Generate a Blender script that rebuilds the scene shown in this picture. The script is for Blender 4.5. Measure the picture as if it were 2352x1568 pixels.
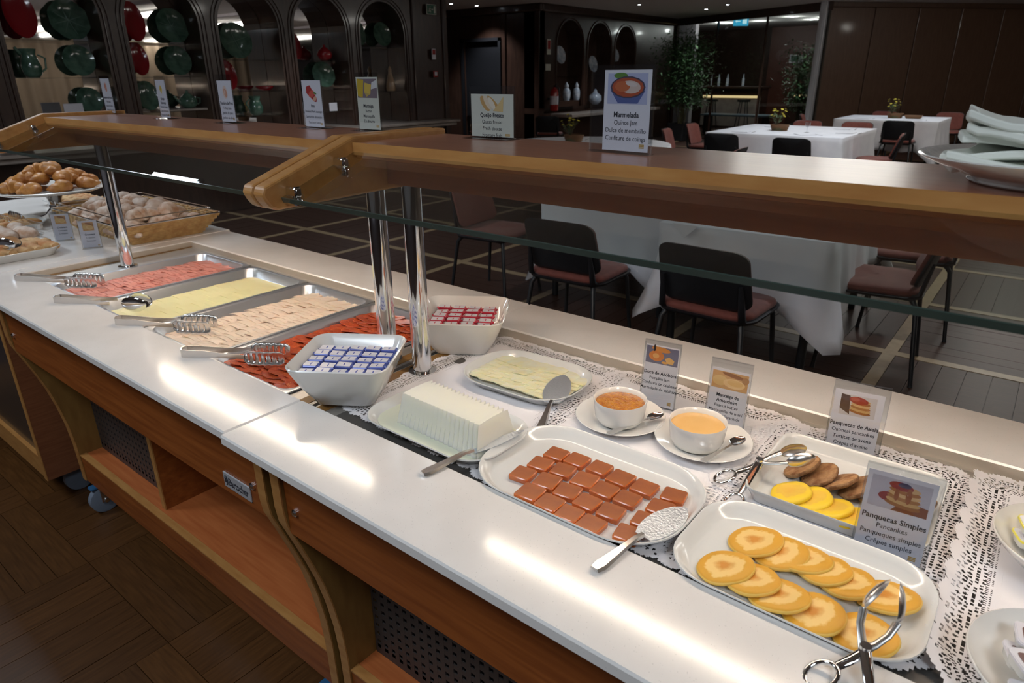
import bpy, math, random
from mathutils import Vector, Matrix
random.seed(11)
R = random.Random(5)
PI = math.pi
rad = math.radians
for o in list(bpy.data.objects): bpy.data.objects.remove(o)
SC = bpy.context.scene
COL = SC.collection

# ------------------------------------------------------------ camera
def make_camera():
    pitch, roll, yaw = 0.3801, -0.0088, -0.6756
    cy, sy, cp, sp = math.cos(yaw), math.sin(yaw), math.cos(pitch), math.sin(pitch)
    fwd = Vector((sy*cp, cy*cp, -sp)); right = Vector((cy, -sy, 0)); up = right.cross(fwd)
    r2 = right*math.cos(roll) + up*math.sin(roll)
    u2 = -right*math.sin(roll) + up*math.cos(roll)
    cd = bpy.data.cameras.new('camera'); co = bpy.data.objects.new('camera', cd); COL.objects.link(co)
    m = Matrix((r2, u2, -fwd)).transposed().to_4x4(); m.translation = Vector((0, 0, 1.477))
    co.matrix_world = m
    cd.sensor_width = 36; cd.sensor_fit = 'HORIZONTAL'; cd.lens = 23.576
    cd.clip_start = .05; cd.clip_end = 100
    cd.dof.use_dof = True; cd.dof.focus_distance = 1.25; cd.dof.aperture_fstop = 9
    SC.camera = co
make_camera()

# ------------------------------------------------------------ world, exposure, lights
W = bpy.data.worlds.new('world'); SC.world = W; W.use_nodes = True
W.node_tree.nodes['Background'].inputs[0].default_value = (.6, .7, 1, 1)
W.node_tree.nodes['Background'].inputs[1].default_value = .02
SC.view_settings.view_transform = 'Standard'; SC.view_settings.look = 'None'
SC.view_settings.exposure = 0.0; SC.view_settings.gamma = 1.0; SC.view_settings.use_curve_mapping = False
TUBE_E = 42.0        # lamp tubes under the two gantries
FLUO_E = 20.0         # fluorescent strips on the hall ceiling
SPOT_W = 18.0         # recessed downlights (watt each)
NEAR_W = 24.0        # added fill lights over the serving aisle

# ------------------------------------------------------------ mesh helper
class MB:
    def __init__(s): s.v = []; s.f = []; s.mi = []; s.k = 0; s.T = None
    def add(s, vs, fs):
        b = len(s.v)
        if s.T is not None: vs = [s.T @ Vector(q) for q in vs]
        s.v += [tuple(q) for q in vs]
        for f in fs: s.f.append([b+i for i in f]); s.mi.append(s.k)
        return s
    def box(s, x0, x1, y0, y1, z0, z1, c=0):
        if c <= 0:
            return s.add([(x0,y0,z0),(x1,y0,z0),(x1,y1,z0),(x0,y1,z0),(x0,y0,z1),(x1,y0,z1),(x1,y1,z1),(x0,y1,z1)],
                [(3,2,1,0),(4,5,6,7),(0,1,5,4),(1,2,6,5),(2,3,7,6),(3,0,4,7)])
        def ring(i, z):
            a0, a1, b0, b1, q = x0+i, x1-i, y0+i, y1-i, c-i*.99
            return [(a0+q,b0,z),(a1-q,b0,z),(a1,b0+q,z),(a1,b1-q,z),(a1-q,b1,z),(a0+q,b1,z),(a0,b1-q,z),(a0,b0+q,z)]
        return s.rings([ring(c*.9, z0), ring(0, z0+c), ring(0, z1-c), ring(c*.9, z1)])
    def rings(s, rs, cap0=True, cap1=True, closed=True):
        n = len(rs[0]); vs = [p for r in rs for p in r]; fs = []
        for i in range(len(rs)-1):
            for j in range(n if closed else n-1):
                k = (j+1) % n
                fs.append((i*n+j, i*n+k, (i+1)*n+k, (i+1)*n+j))
        if cap0: fs.append(tuple(reversed(range(n))))
        if cap1: fs.append(tuple((len(rs)-1)*n+j for j in range(n)))
        return s.add(vs, fs)
    def prism(s, poly, a0, a1, ax='z'):
        n = len(poly)
        def P(p, a): return (p[0],p[1],a) if ax == 'z' else ((a,p[0],p[1]) if ax == 'x' else (p[0],a,p[1]))
        vs = [P(p,a0) for p in poly] + [P(p,a1) for p in poly]
        fs = [tuple(reversed(range(n))), tuple(range(n,2*n))] + [(i,(i+1)%n,n+(i+1)%n,n+i) for i in range(n)]
        return s.add(vs, fs)
    def lathe(s, prof, n=32, c=(0,0,0), sx=1, sy=1):
        rs = [[(c[0]+r*sx*math.cos(2*PI*j/n), c[1]+r*sy*math.sin(2*PI*j/n), c[2]+z) for j in range(n)] for r, z in prof]
        return s.rings(rs, True, True)
    def tube(s, pts, r, n=8, cap=True, closed=False, fl=1.0):
        pts = [Vector(p) for p in pts]; m = len(pts)
        rr = r if isinstance(r, (list, tuple)) else [r]*m
        rs = []; pn = None
        for i, p in enumerate(pts):
            if closed: t = pts[(i+1) % m] - pts[i-1]
            else: t = pts[min(i+1,m-1)] - pts[max(i-1,0)]
            t = t.normalized() if t.length > 1e-9 else Vector((0,0,1))
            if pn is None:
                pn = t.cross(Vector((0,0,1)))
                if pn.length < .1: pn = t.cross(Vector((1,0,0)))
            pn = (pn - t*pn.dot(t)).normalized(); b = t.cross(pn)
            rs.append([tuple(p + pn*rr[i]*math.cos(2*PI*j/n) + b*rr[i]*fl*math.sin(2*PI*j/n)) for j in range(n)])
        if closed: rs.append(rs[0])
        return s.rings(rs, cap and not closed, cap and not closed)
    def grid(s, nu, nv, fn, th=0):
        vs = [fn(i/nu, j/nv) for i in range(nu+1) for j in range(nv+1)]
        fs = [(i*(nv+1)+j, (i+1)*(nv+1)+j, (i+1)*(nv+1)+j+1, i*(nv+1)+j+1) for i in range(nu) for j in range(nv)]
        if th:
            b = len(vs); vs = vs + [(p[0],p[1],p[2]-th) for p in vs]
            fs2 = [tuple(b+k for k in reversed(f)) for f in fs]
            def idx(i,j): return i*(nv+1)+j
            edge = [idx(i,0) for i in range(nu+1)] + [idx(nu,j) for j in range(1,nv+1)] + [idx(i,nv) for i in range(nu-1,-1,-1)] + [idx(0,j) for j in range(nv-1,0,-1)]
            fs2 += [(edge[(q+1)%len(edge)], edge[q], b+edge[q], b+edge[(q+1)%len(edge)]) for q in range(len(edge))]
            fs = fs + fs2
        return s.add(vs, fs)
    def mesh(s, name, mats, smooth=35):
        me = bpy.data.meshes.new(name); me.from_pydata(s.v, [], s.f)
        for m in (mats if isinstance(mats, (list, tuple)) else [mats]): me.materials.append(m)
        if any(s.mi):
            for p, k in zip(me.polygons, s.mi): p.material_index = k
        me.update()
        if smooth:
            me.shade_smooth()
            me.set_sharp_from_angle(angle=rad(smooth))
        return me

def rrect(w, d, r, n=6, cx=0, cy=0):
    """rounded rectangle outline"""
    r = min(r, w/2-1e-5, d/2-1e-5); out = []
    for qx, qy, a0 in ((1,1,0),(-1,1,90),(-1,-1,180),(1,-1,270)):
        for k in range(n+1):
            a = rad(a0 + 90*k/n)
            out.append((cx+qx*(w/2-r)+r*math.cos(a), cy+qy*(d/2-r)+r*math.sin(a)))
    return out
def rr3(w, d, r, z, n=6, cx=0, cy=0): return [(x, y, z) for x, y in rrect(w, d, r, n, cx, cy)]

def tag(o, label=None, cat=None, group=None, kind=None):
    if label: o['label'] = label
    if cat: o['category'] = cat
    if group: o['group'] = group
    if kind: o['kind'] = kind
    return o
def thing(name, label, cat, loc=(0,0,0), rot=0, group=None):
    o = bpy.data.objects.new(name, None); o.empty_display_size = .05; COL.objects.link(o)
    o.location = loc; o.rotation_euler = (0,0,rot) if not isinstance(rot, (tuple,list)) else rot
    return tag(o, label, cat, group)
def obj(name, me, parent=None, loc=(0,0,0), rot=(0,0,0), scale=(1,1,1)):
    o = bpy.data.objects.new(name, me); COL.objects.link(o)
    o.location = loc; o.rotation_euler = rot; o.scale = scale
    if parent: o.parent = parent
    return o
def part(name, mb, mats, parent, smooth=35, **k): return obj(name, mb.mesh(name, mats, smooth), parent, **k)
KIDS = {}
def dup(root, loc=None, rot=None, label=None, group=None, scale=None):
    kids = [c for c in COL.objects if c.parent == root] if root.name not in KIDS else KIDS[root.name]
    KIDS[root.name] = kids
    r = root.copy(); COL.objects.link(r)
    if loc is not None: r.location = loc
    if rot is not None: r.rotation_euler = (0,0,rot) if not isinstance(rot, (tuple,list)) else rot
    if scale is not None: r.scale = scale
    if label: r['label'] = label
    if group: r['group'] = group
    for c in kids:
        d = c.copy(); COL.objects.link(d); d.parent = r
        if c.name not in KIDS: KIDS[c.name] = [g for g in COL.objects if g.parent == c]
        for g in KIDS[c.name]:
            e = g.copy(); COL.objects.link(e); e.parent = d
    return r

# ------------------------------------------------------------ materials
def mat(name, col, rough=.5, metal=0, spec=.5, col2=None, ns=8, nd=4, stretch=(1,1,1), lo=.35, hi=.65, bump=0, bs=60,
        coat=0, sss=0, sssr=(.01,.005,.003), emit=0, ecol=None, var=0, vor=0, col3=None, vlo=.1, vhi=.25, alpha=1, trans=0, sheen=0, aniso=0, bstretch=None):
    m = bpy.data.materials.new(name); m.use_nodes = True; nt = m.node_tree; N = nt.nodes; L = nt.links
    b = N['Principled BSDF']; I = b.inputs
    I['Base Color'].default_value = (*col, 1); I['Roughness'].default_value = rough; I['Metallic'].default_value = metal
    I['Specular IOR Level'].default_value = spec; I['Coat Weight'].default_value = coat; I['Coat Roughness'].default_value = .08
    if sheen: I['Sheen Weight'].default_value = sheen
    if trans: I['Transmission Weight'].default_value = trans
    if aniso: I['Anisotropic'].default_value = aniso
    if sss:
        I['Subsurface Weight'].default_value = sss; I['Subsurface Radius'].default_value = sssr; I['Subsurface Scale'].default_value = 1
    if emit:
        I['Emission Color'].default_value = (*(ecol or col), 1); I['Emission Strength'].default_value = emit
    tc = N.new('ShaderNodeTexCoord'); mp = N.new('ShaderNodeMapping'); mp.inputs['Scale'].default_value = stretch
    L.new(tc.outputs['Object'], mp.inputs[0]); out = None
    if col2:
        n = N.new('ShaderNodeTexNoise'); n.inputs['Scale'].default_value = ns; n.inputs['Detail'].default_value = nd
        L.new(mp.outputs[0], n.inputs['Vector'])
        r = N.new('ShaderNodeValToRGB'); r.color_ramp.elements[0].position = lo; r.color_ramp.elements[1].position = hi
        r.color_ramp.elements[0].color = (*col, 1); r.color_ramp.elements[1].color = (*col2, 1)
        L.new(n.outputs['Fac'], r.inputs[0]); out = r.outputs[0]
    if col3:
        v = N.new('ShaderNodeTexVoronoi'); v.inputs['Scale'].default_value = vor
        L.new(tc.outputs['Object'], v.inputs['Vector'])
        r = N.new('ShaderNodeValToRGB'); r.color_ramp.elements[0].position = vlo; r.color_ramp.elements[1].position = vhi
        r.color_ramp.elements[0].color = (1,1,1,1); r.color_ramp.elements[1].color = (0,0,0,1)
        L.new(v.outputs['Distance'], r.inputs[0])
        mx = N.new('ShaderNodeMix'); mx.data_type = 'RGBA'; L.new(r.outputs[0], mx.inputs[0])
        if out: L.new(out, mx.inputs[6])
        else: mx.inputs[6].default_value = (*col, 1)
        mx.inputs[7].default_value = (*col3, 1); out = mx.outputs[2]
    if var:
        oi = N.new('ShaderNodeObjectInfo'); hs = N.new('ShaderNodeHueSaturation')
        mr = N.new('ShaderNodeMapRange'); mr.inputs[3].default_value = 1-var; mr.inputs[4].default_value = 1+var
        L.new(oi.outputs['Random'], mr.inputs[0]); L.new(mr.outputs[0], hs.inputs['Value'])
        if out: L.new(out, hs.inputs['Color'])
        else: hs.inputs['Color'].default_value = (*col, 1)
        out = hs.outputs[0]
    if out: L.new(out, I['Base Color'])
    if bump:
        n2 = N.new('ShaderNodeTexNoise'); n2.inputs['Scale'].default_value = bs; n2.inputs['Detail'].default_value = 3
        if bstretch:
            mp2 = N.new('ShaderNodeMapping'); mp2.inputs['Scale'].default_value = bstretch
            L.new(tc.outputs['Object'], mp2.inputs[0]); L.new(mp2.outputs[0], n2.inputs['Vector'])
        else: L.new(mp.outputs[0], n2.inputs['Vector'])
        bp = N.new('ShaderNodeBump'); bp.inputs['Strength'].default_value = bump; bp.inputs['Distance'].default_value = .004
        L.new(n2.outputs['Fac'], bp.inputs['Height']); L.new(bp.outputs[0], I['Normal'])
    return m
def glassmat(name, tint, ior=1.45, rough=0.0, edge=0):
    m = bpy.data.materials.new(name); m.use_nodes = True; nt = m.node_tree; N = nt.nodes; L = nt.links
    for n in list(N):
        if n.type == 'BSDF_PRINCIPLED': N.remove(n)
    out = [n for n in N if n.type == 'OUTPUT_MATERIAL'][0]
    t = N.new('ShaderNodeBsdfTransparent'); t.inputs[0].default_value = (*tint, 1)
    g = N.new('ShaderNodeBsdfGlossy'); g.inputs['Roughness'].default_value = rough
    f = N.new('ShaderNodeFresnel'); ge = N.new('ShaderNodeNewGeometry'); mr = N.new('ShaderNodeMapRange')
    mr.inputs[3].default_value = ior; mr.inputs[4].default_value = 1/ior     # same reflectance on both faces of a thin pane
    L.new(ge.outputs['Backfacing'], mr.inputs[0]); L.new(mr.outputs[0], f.inputs[0])
    mx = N.new('ShaderNodeMixShader'); L.new(f.outputs[0], mx.inputs[0]); L.new(t.outputs[0], mx.inputs[1]); L.new(g.outputs[0], mx.inputs[2])
    L.new(mx.outputs[0], out.inputs[0]); return m

M = {}
M['quartz'] = mat('white_quartz', (.84,.80,.765), rough=.145, spec=.5, col2=(.76,.72,.68), ns=9, lo=.3, hi=.8, vor=210, col3=(.58,.55,.52), vlo=.06, vhi=.14, coat=.12)
M['dark_steel'] = mat('dark_well_plate', (.14,.13,.12), rough=.45, metal=.6)
M['edge_steel'] = mat('satin_well_wall', (.52,.46,.39), rough=.5, metal=.45)  # beige reflection of the quartz edge put into the wall colour
M['steel'] = mat('brushed_steel', (.60,.57,.53), rough=.42, metal=.85, bump=.04, bs=40, stretch=(1,20,1))
M['pan_steel'] = mat('pan_steel', (.72,.74,.78), rough=.34, metal=.9)
M['chrome'] = mat('chrome', (.82,.82,.83), rough=.07, metal=1)
M['worn_steel'] = mat('worn_cutlery_steel', (.76,.74,.72), rough=.26, metal=1)
M['blade'] = mat('engraved_blade_steel', (.66,.70,.76), rough=.42, metal=.8, bump=.5, bs=260)
M['cherry'] = mat('cherry_laminate', (.33,.092,.018), rough=.40, col2=(.21,.050,.009), ns=3, nd=6, stretch=(1.5,14,26), lo=.3, hi=.7, spec=.4)
M['cherry_deck'] = mat('cherry_laminate_deck', (.52,.155,.045), rough=.4, col2=(.42,.105,.028), ns=4, nd=6, stretch=(1.5,22,10), lo=.3, hi=.7)
M['beech'] = mat('beech_edge', (.50,.245,.075), rough=.38, col2=(.40,.17,.045), ns=4, nd=5, stretch=(3,14,14), lo=.3, hi=.7)
M['oak_dark'] = mat('olive_oak_side', (.26,.135,.035), rough=.42, col2=(.19,.09,.022), ns=5, nd=5, stretch=(8,8,2), lo=.3, hi=.7)
M['side_wood'] = mat('brown_side_laminate', (.23,.085,.035), rough=.4, col2=(.17,.055,.022), ns=5, nd=5, stretch=(5,2,30), lo=.3, hi=.7)
M['shelf_wood'] = mat('shelf_laminate', (.42,.165,.085), rough=.27, col2=(.34,.115,.055), ns=5, nd=5, stretch=(1.5,18,18), lo=.3, hi=.7, coat=.8, spec=.6)
M['shelf_wood'].node_tree.nodes['Principled BSDF'].inputs['Coat Roughness'].default_value = .30
M['walnut'] = mat('dark_walnut', (.056,.028,.019), rough=.30, col2=(.034,.017,.012), ns=4, nd=6, stretch=(6,6,1.2), lo=.3, hi=.7, coat=.25)
M['walnut_panel'] = mat('brown_wall_panel', (.105,.058,.036), rough=.34, col2=(.075,.038,.023), ns=4, nd=6, stretch=(7,7,1.0), lo=.3, hi=.7, coat=.3, var=.1)
M['parquet'] = mat('parquet_plank', (.105,.042,.011), rough=.36, col2=(.062,.024,.006), ns=5, nd=6, stretch=(2,22,4), lo=.3, hi=.7, var=.16)
M['parquet_b'] = mat('parquet_plank_cross', (.100,.040,.011), rough=.36, col2=(.060,.023,.006), ns=5, nd=6, stretch=(22,2,4), lo=.3, hi=.7, var=.16)
M['parquet_d'] = mat('dining_parquet', (.058,.028,.019), rough=.36, spec=.28, col2=(.038,.019,.013), ns=4, nd=6, stretch=(3,12,4), lo=.3, hi=.7)
M['strip'] = mat('pale_inlay', (.30,.215,.125), rough=.32, col2=(.24,.17,.095), ns=6, stretch=(3,3,3))
M['marble'] = mat('beige_marble', (.36,.31,.27), rough=.3, col2=(.27,.22,.19), ns=5, nd=6)
M['ceiling'] = mat('ceiling_paint', (.68,.66,.64), rough=.9)
M['plaster'] = mat('pale_plaster', (.45,.42,.45), rough=.85)
M['mirror'] = mat('mirror', (.80,.78,.76), rough=.02, metal=1)
M['black'] = mat('black_plastic', (.014,.015,.017), rough=.38)
M['blackpanel'] = mat('black_glass_panel', (.018,.024,.027), rough=.25, coat=.3)
M['doordark'] = mat('dark_door_leaf', (.008,.008,.010), rough=.75, spec=.2)
M['shell'] = mat('chair_shell', (.012,.013,.016), rough=.42)
M['redfab'] = mat('brick_red_upholstery', (.20,.050,.034), rough=.75, col2=(.16,.038,.026), ns=30, sheen=.15, bump=.1, bs=400)
M['cloth'] = mat('white_linen', (.80,.81,.85), rough=.85, col2=(.74,.75,.80), ns=6, sss=.0, bump=.12, bs=25)
M['porcelain'] = mat('white_porcelain', (.83,.81,.77), rough=.10, coat=.5, spec=.5)
M['melamine'] = mat('grey_white_melamine', (.72,.72,.70), rough=.16, coat=.4)
M['paper'] = mat('white_card', (.70,.68,.73), rough=.6)
M['paper_warm'] = mat('cream_card', (.60,.60,.52), rough=.6)
M['doily'] = mat('paper_lace', (.84,.81,.82), rough=.75)
M['ink'] = mat('black_ink', (.03,.03,.04), rough=.6)
M['gold'] = mat('gold_print', (.50,.30,.06), rough=.5)
M['acrylic'] = glassmat('clear_acrylic', (.93,.94,.95), 1.45)
M['glass'] = glassmat('guard_glass', (.80,.83,.81), 1.5)
M['edgeglass'] = mat('green_glass_edge', (.035,.06,.05), rough=.12, spec=.7, coat=.5)
M['mort'] = mat('mortadella_slice', (.70,.235,.185), rough=.42, col2=(.76,.31,.25), ns=30, sss=.25, var=.10, spec=.45)
M['turkey'] = mat('turkey_slice', (.90,.64,.47), rough=.42, col2=(.93,.70,.54), ns=25, sss=.25, var=.06, spec=.45)
M['turkey_rim'] = mat('turkey_rind', (.62,.30,.12), rough=.4)
M['chz'] = mat('yellow_cheese', (.90,.76,.37), rough=.35, col2=(.92,.79,.42), ns=6, sss=.3, var=.03)
M['chorizo'] = mat('chorizo_slice', (.44,.045,.014), rough=.36, col2=(.56,.10,.025), ns=70, vor=230, col3=(.66,.24,.08), vlo=.10, vhi=.34, var=.16, coat=.12)
M['queijo'] = mat('fresh_cheese', (.85,.83,.72), rough=.3, sss=.4, sssr=(.02,.02,.012), coat=.2)
M['whey'] = mat('cheese_whey', (.74,.76,.60), rough=.06, coat=.6)
M['slc'] = mat('pale_cheese_slice', (.92,.86,.66), rough=.3, col2=(.93,.82,.50), ns=28, sss=.3, var=.03, bump=.5, bs=50)
M['quince'] = mat('quince_paste', (.62,.17,.025), rough=.26, col2=(.50,.11,.018), ns=40, sss=.3, sssr=(.012,.004,.002), var=.08, coat=.3, bump=.12, bs=200)
M['quince_top'] = mat('quince_paste_top', (.34,.105,.045), rough=.34, col2=(.44,.14,.045), ns=30, coat=.3, var=.08)
M['jamp'] = mat('pumpkin_jam', (.62,.24,.015), rough=.12, col2=(.45,.13,.008), ns=120, bump=.9, bs=180, coat=.7)
M['peanut'] = mat('peanut_butter', (.80,.46,.15), rough=.25, col2=(.84,.52,.2), ns=12, coat=.3)
M['yel'] = mat('yellow_pancake_side', (.86,.58,.025), rough=.5, sss=.2)
M['oat'] = mat('oat_pancake', (.24,.095,.032), rough=.65, col2=(.46,.25,.11), ns=75, nd=6, bump=1.0, bs=130, var=.12)
M['oat_rim'] = mat('oat_pancake_rim', (.40,.24,.11), rough=.7, col2=(.22,.10,.04), ns=110, bump=1.0, bs=150)
M['crois'] = mat('croissant_crust', (.62,.28,.065), rough=.5, col2=(.40,.14,.025), ns=18, var=.12, coat=.05, bump=.25, bs=60)
M['bread'] = mat('bread_crumb', (.62,.42,.20), rough=.7, col2=(.42,.17,.05), ns=28, bump=.5, bs=80, var=.1)
M['sugar'] = mat('sugared_pastry', (.68,.58,.50), rough=.7, col2=(.42,.24,.14), ns=22, bump=.9, bs=70, var=.1)
M['wicker'] = mat('wicker', (.60,.40,.17), rough=.5, col2=(.46,.27,.10), ns=40, var=.05)
M['green'] = mat('green_majolica', (.048,.105,.072), rough=.12, col2=(.11,.20,.145), ns=14, coat=.6, var=.12)
M['red'] = mat('red_glazed_ceramic', (.30,.012,.018), rough=.14, coat=.6)
M['whitecer'] = mat('white_blue_ceramic', (.66,.68,.72), rough=.25, col2=(.34,.42,.52), ns=16, coat=.5)
M['leaf'] = mat('plant_leaf', (.075,.15,.06), rough=.45, var=.3)
M['stem'] = mat('plant_stem', (.10,.09,.04), rough=.6)
M['petal'] = mat('yellow_petal', (.72,.62,.05), rough=.6)
M['exred'] = mat('extinguisher_red', (.35,.012,.010), rough=.25, coat=.4)
M['signgreen'] = mat('exit_sign_green', (.03,.12,.07), rough=.4)
M['alu'] = mat('aluminium_profile', (.50,.50,.52), rough=.35, metal=.3)
M['bluecast'] = mat('blue_caster', (.02,.10,.22), rough=.4)
M['greycast'] = mat('grey_rubber', (.18,.21,.26), rough=.5)
M['curtain'] = mat('beige_curtain', (.42,.33,.24), rough=.9)
M['foilw'] = mat('portion_foil_white', (.72,.70,.74), rough=.28, spec=.6)
M['foilb'] = mat('portion_foil_blue', (.10,.13,.42), rough=.3, metal=.1)
M['foilr'] = mat('portion_foil_red', (.55,.03,.06), rough=.3, metal=.1)
M['yogy'] = mat('yellow_lid_rim', (.80,.72,.10), rough=.35)
M['jamdark'] = mat('brown_jam_cell', (.16,.07,.06), rough=.3, col2=(.26,.14,.13), ns=80)
M['napkin'] = mat('ivory_napkin', (.80,.82,.75), rough=.85, bump=.1, bs=60)
def emis(name, col, e):
    m = bpy.data.materials.new(name); m.use_nodes = True; nt = m.node_tree
    for n in list(nt.nodes):
        if n.type == 'BSDF_PRINCIPLED': nt.nodes.remove(n)
    out = [n for n in nt.nodes if n.type == 'OUTPUT_MATERIAL'][0]
    em = nt.nodes.new('ShaderNodeEmission'); em.inputs[0].default_value = (*col, 1); em.inputs[1].default_value = e
    nt.links.new(em.outputs[0], out.inputs[0]); return m
M['tube'] = emis('lamp_tube_glow', (1.0,.84,.66), TUBE_E)
M['fluo'] = emis('fluorescent_glow', (1.0,.97,.90), FLUO_E)
M['spot'] = emis('downlight_glow', (.85,.92,1.0), 22)
M['ledbar'] = emis('bar_led_glow', (1.0,.74,.38), 1.1)
M['exitglow'] = emis('exit_light_glow', (.05,.45,.75), 1.0)
M['exitwhite'] = emis('exit_pictogram_glow', (.5,.8,.9), 1.3)
# a pancake: pale face, browned middle, golden rim
def pancake_mat(name, face, mid, rim, r0, r1):
    m = mat(name, face, rough=.5, var=.05, sss=.1); nt = m.node_tree; N = nt.nodes; L = nt.links
    tc = N.new('ShaderNodeTexCoord'); sep = N.new('ShaderNodeSeparateXYZ'); L.new(tc.outputs['Object'], sep.inputs[0])
    cb = N.new('ShaderNodeCombineXYZ'); L.new(sep.outputs[0], cb.inputs[0]); L.new(sep.outputs[1], cb.inputs[1])
    ln = N.new('ShaderNodeVectorMath'); ln.operation = 'LENGTH'; L.new(cb.outputs[0], ln.inputs[0])
    ns = N.new('ShaderNodeTexNoise'); ns.inputs['Scale'].default_value = 70; ns.inputs['Detail'].default_value = 3
    L.new(tc.outputs['Object'], ns.inputs['Vector'])
    ma = N.new('ShaderNodeMath'); ma.operation = 'MULTIPLY_ADD'; ma.inputs[1].default_value = .022; L.new(ns.outputs['Fac'], ma.inputs[0]); L.new(ln.outputs['Value'], ma.inputs[2])
    r = N.new('ShaderNodeValToRGB'); e = r.color_ramp.elements
    dv = N.new('ShaderNodeMath'); dv.operation = 'DIVIDE'; dv.inputs[1].default_value = .045; L.new(ma.outputs[0], dv.inputs[0])
    e[0].position = 0; e[0].color = (*mid, 1); e[1].position = 1; e[1].color = (*rim, 1)
    for p, c in ((r0, mid), (r0+.20, face), (r1, face), (r1+.07, rim)):
        q = e.new(p); q.color = (*c, 1)
    L.new(dv.outputs[0], r.inputs[0])
    b = N['Principled BSDF']
    for l in list(b.inputs['Base Color'].links): L.remove(l)
    L.new(r.outputs[0], b.inputs['Base Color']); return m
M['pancake'] = pancake_mat('pancake_face', (.87,.58,.20), (.66,.27,.035), (.72,.36,.03), .34, .74)
M['pancake_y'] = pancake_mat('yellow_pancake_face', (.80,.50,.06), (.78,.44,.05), (.86,.58,.03), .3, .66)
M['pancake_side'] = mat('pancake_side', (.80,.52,.11), rough=.55, sss=.2)
def vstripe(name, c1, c2, sc, rough=.5):
    m = mat(name, c1, rough=rough); nt = m.node_tree; N = nt.nodes; L = nt.links
    tc = N.new('ShaderNodeTexCoord'); w = N.new('ShaderNodeTexWave'); w.inputs['Scale'].default_value = sc; w.inputs['Distortion'].default_value = 1.5
    L.new(tc.outputs['Object'], w.inputs['Vector']); r = N.new('ShaderNodeValToRGB')
    r.color_ramp.elements[0].color = (*c1,1); r.color_ramp.elements[1].color = (*c2,1); L.new(w.outputs['Fac'], r.inputs[0])
    L.new(r.outputs[0], N['Principled BSDF'].inputs['Base Color']); return m

# ------------------------------------------------------------ writing
TXT = {}
def textmesh(body, bold=False):
    key = (body, bold)
    if key in TXT: return TXT[key]
    cu = bpy.data.curves.new('lettering', 'FONT'); cu.body = body; cu.size = 1; cu.align_x = 'CENTER'; cu.align_y = 'CENTER'
    cu.resolution_u = 2; cu.offset = .022 if bold else .004
    ob = bpy.data.objects.new('t', cu); COL.objects.link(ob)
    bpy.context.view_layer.update()
    me = bpy.data.meshes.new_from_object(ob); me.name = 'lettering'
    bpy.data.objects.remove(ob); me.materials.clear(); me.materials.append(M['ink'])
    TXT[key] = me; return me
# ============================================================ THE SETTING
CEIL = 2.65
def structure(name, mb, mats, smooth=0):
    return tag(obj(name, mb.mesh(name, mats, smooth)), kind='structure')
floor = structure('floor', MB().box(-12.5, 16, -5.2, 26, -.12, -.012), M['parquet_d'])
def build_floor():
    G = 1.09; x0 = -.515; y0 = 4.05
    # pale inlay strips of the dining floor: each one a part
    xs = [x0 + G*k for k in range(-9, 5)]; ys = [y0 + G*k for k in range(-2, 10)]
    me = MB().box(-.033, .033, 0, 14.2, -.012, .0008).mesh('inlay_strip', M['strip'], 0)
    for x in xs: obj('inlay_strip', me, floor, loc=(x, 1.45, 0))
    me = MB().box(-10.6, 4.3, -.033, .033, -.012, .0012).mesh('inlay_strip', M['strip'], 0)
    for y in ys: obj('inlay_strip', me, floor, loc=(0, y, 0))
    # dining parquet: past the limit, one stuff part
    mb = MB(); q = random.Random(3)
    for ix in range(len(xs)-1):
        for iy in range(-1, len(ys)-1):
            ya = (ys[0]-G if iy < 0 else ys[iy]) + .035; xa = xs[ix] + .035; w = G - .07
            n = 9; p = w/n
            for k in range(n):
                g = .0016
                if (ix+iy) % 2: mb.box(xa+g, xa+w-g, ya+k*p+g, ya+(k+1)*p-g, -.012, -q.random()*.0012)
                else: mb.box(xa+k*p+g, xa+(k+1)*p-g, ya+g, ya+w-g, -.012, -q.random()*.0012)
    tag(part('parquet_blocks', mb, M['parquet_d'], floor, 0), kind='stuff')
    # serving aisle: basket weave, every plank a part
    c = .540; n = 6; p = c/n
    mx = MB().box(.001, c-.001, .001, p-.001, -.012, 0).mesh('plank', M['parquet'], 0)
    my = MB().box(.001, p-.001, .001, c-.001, -.012, 0).mesh('plank', M['parquet_b'], 0)
    cnt = 0; rest = MB()
    for i in range(-4, 7):
        for j in range(-4, 3):
            xa = -1.12 - (i)*c*1.0; ya = -.025 + j*c
            vis = ya > -.9 and -3.9 < xa < -.3
            for k in range(n):
                lx, ly = (xa, ya+k*p) if (i+j) % 2 else (xa+k*p, ya)
                if vis and cnt < 300:
                    obj('plank', mx if (i+j) % 2 else my, floor, loc=(lx, ly, -R.random()*.0008)); cnt += 1
                elif (i+j) % 2: rest.box(lx+.001, lx+c-.001, ly+.001, ly+p-.001, -.012, 0)
                else: rest.box(lx+.001, lx+p-.001, ly+.001, ly+c-.001, -.012, 0)
    tag(part('aisle_blocks', rest, M['parquet'], floor, 0), kind='stuff')
build_floor()
ceiling = structure('ceiling', MB().box(-12.5, 16, -5.2, 26, CEIL, CEIL+.1), M['ceiling'])
mb = MB()
for y in (3.4, 5.9, 8.2, 11.6): mb.box(-5.2, 15.9, y, y+.09, CEIL-.05, CEIL)
part('ceiling_beam', mb, M['plaster'], ceiling, 0)

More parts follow.
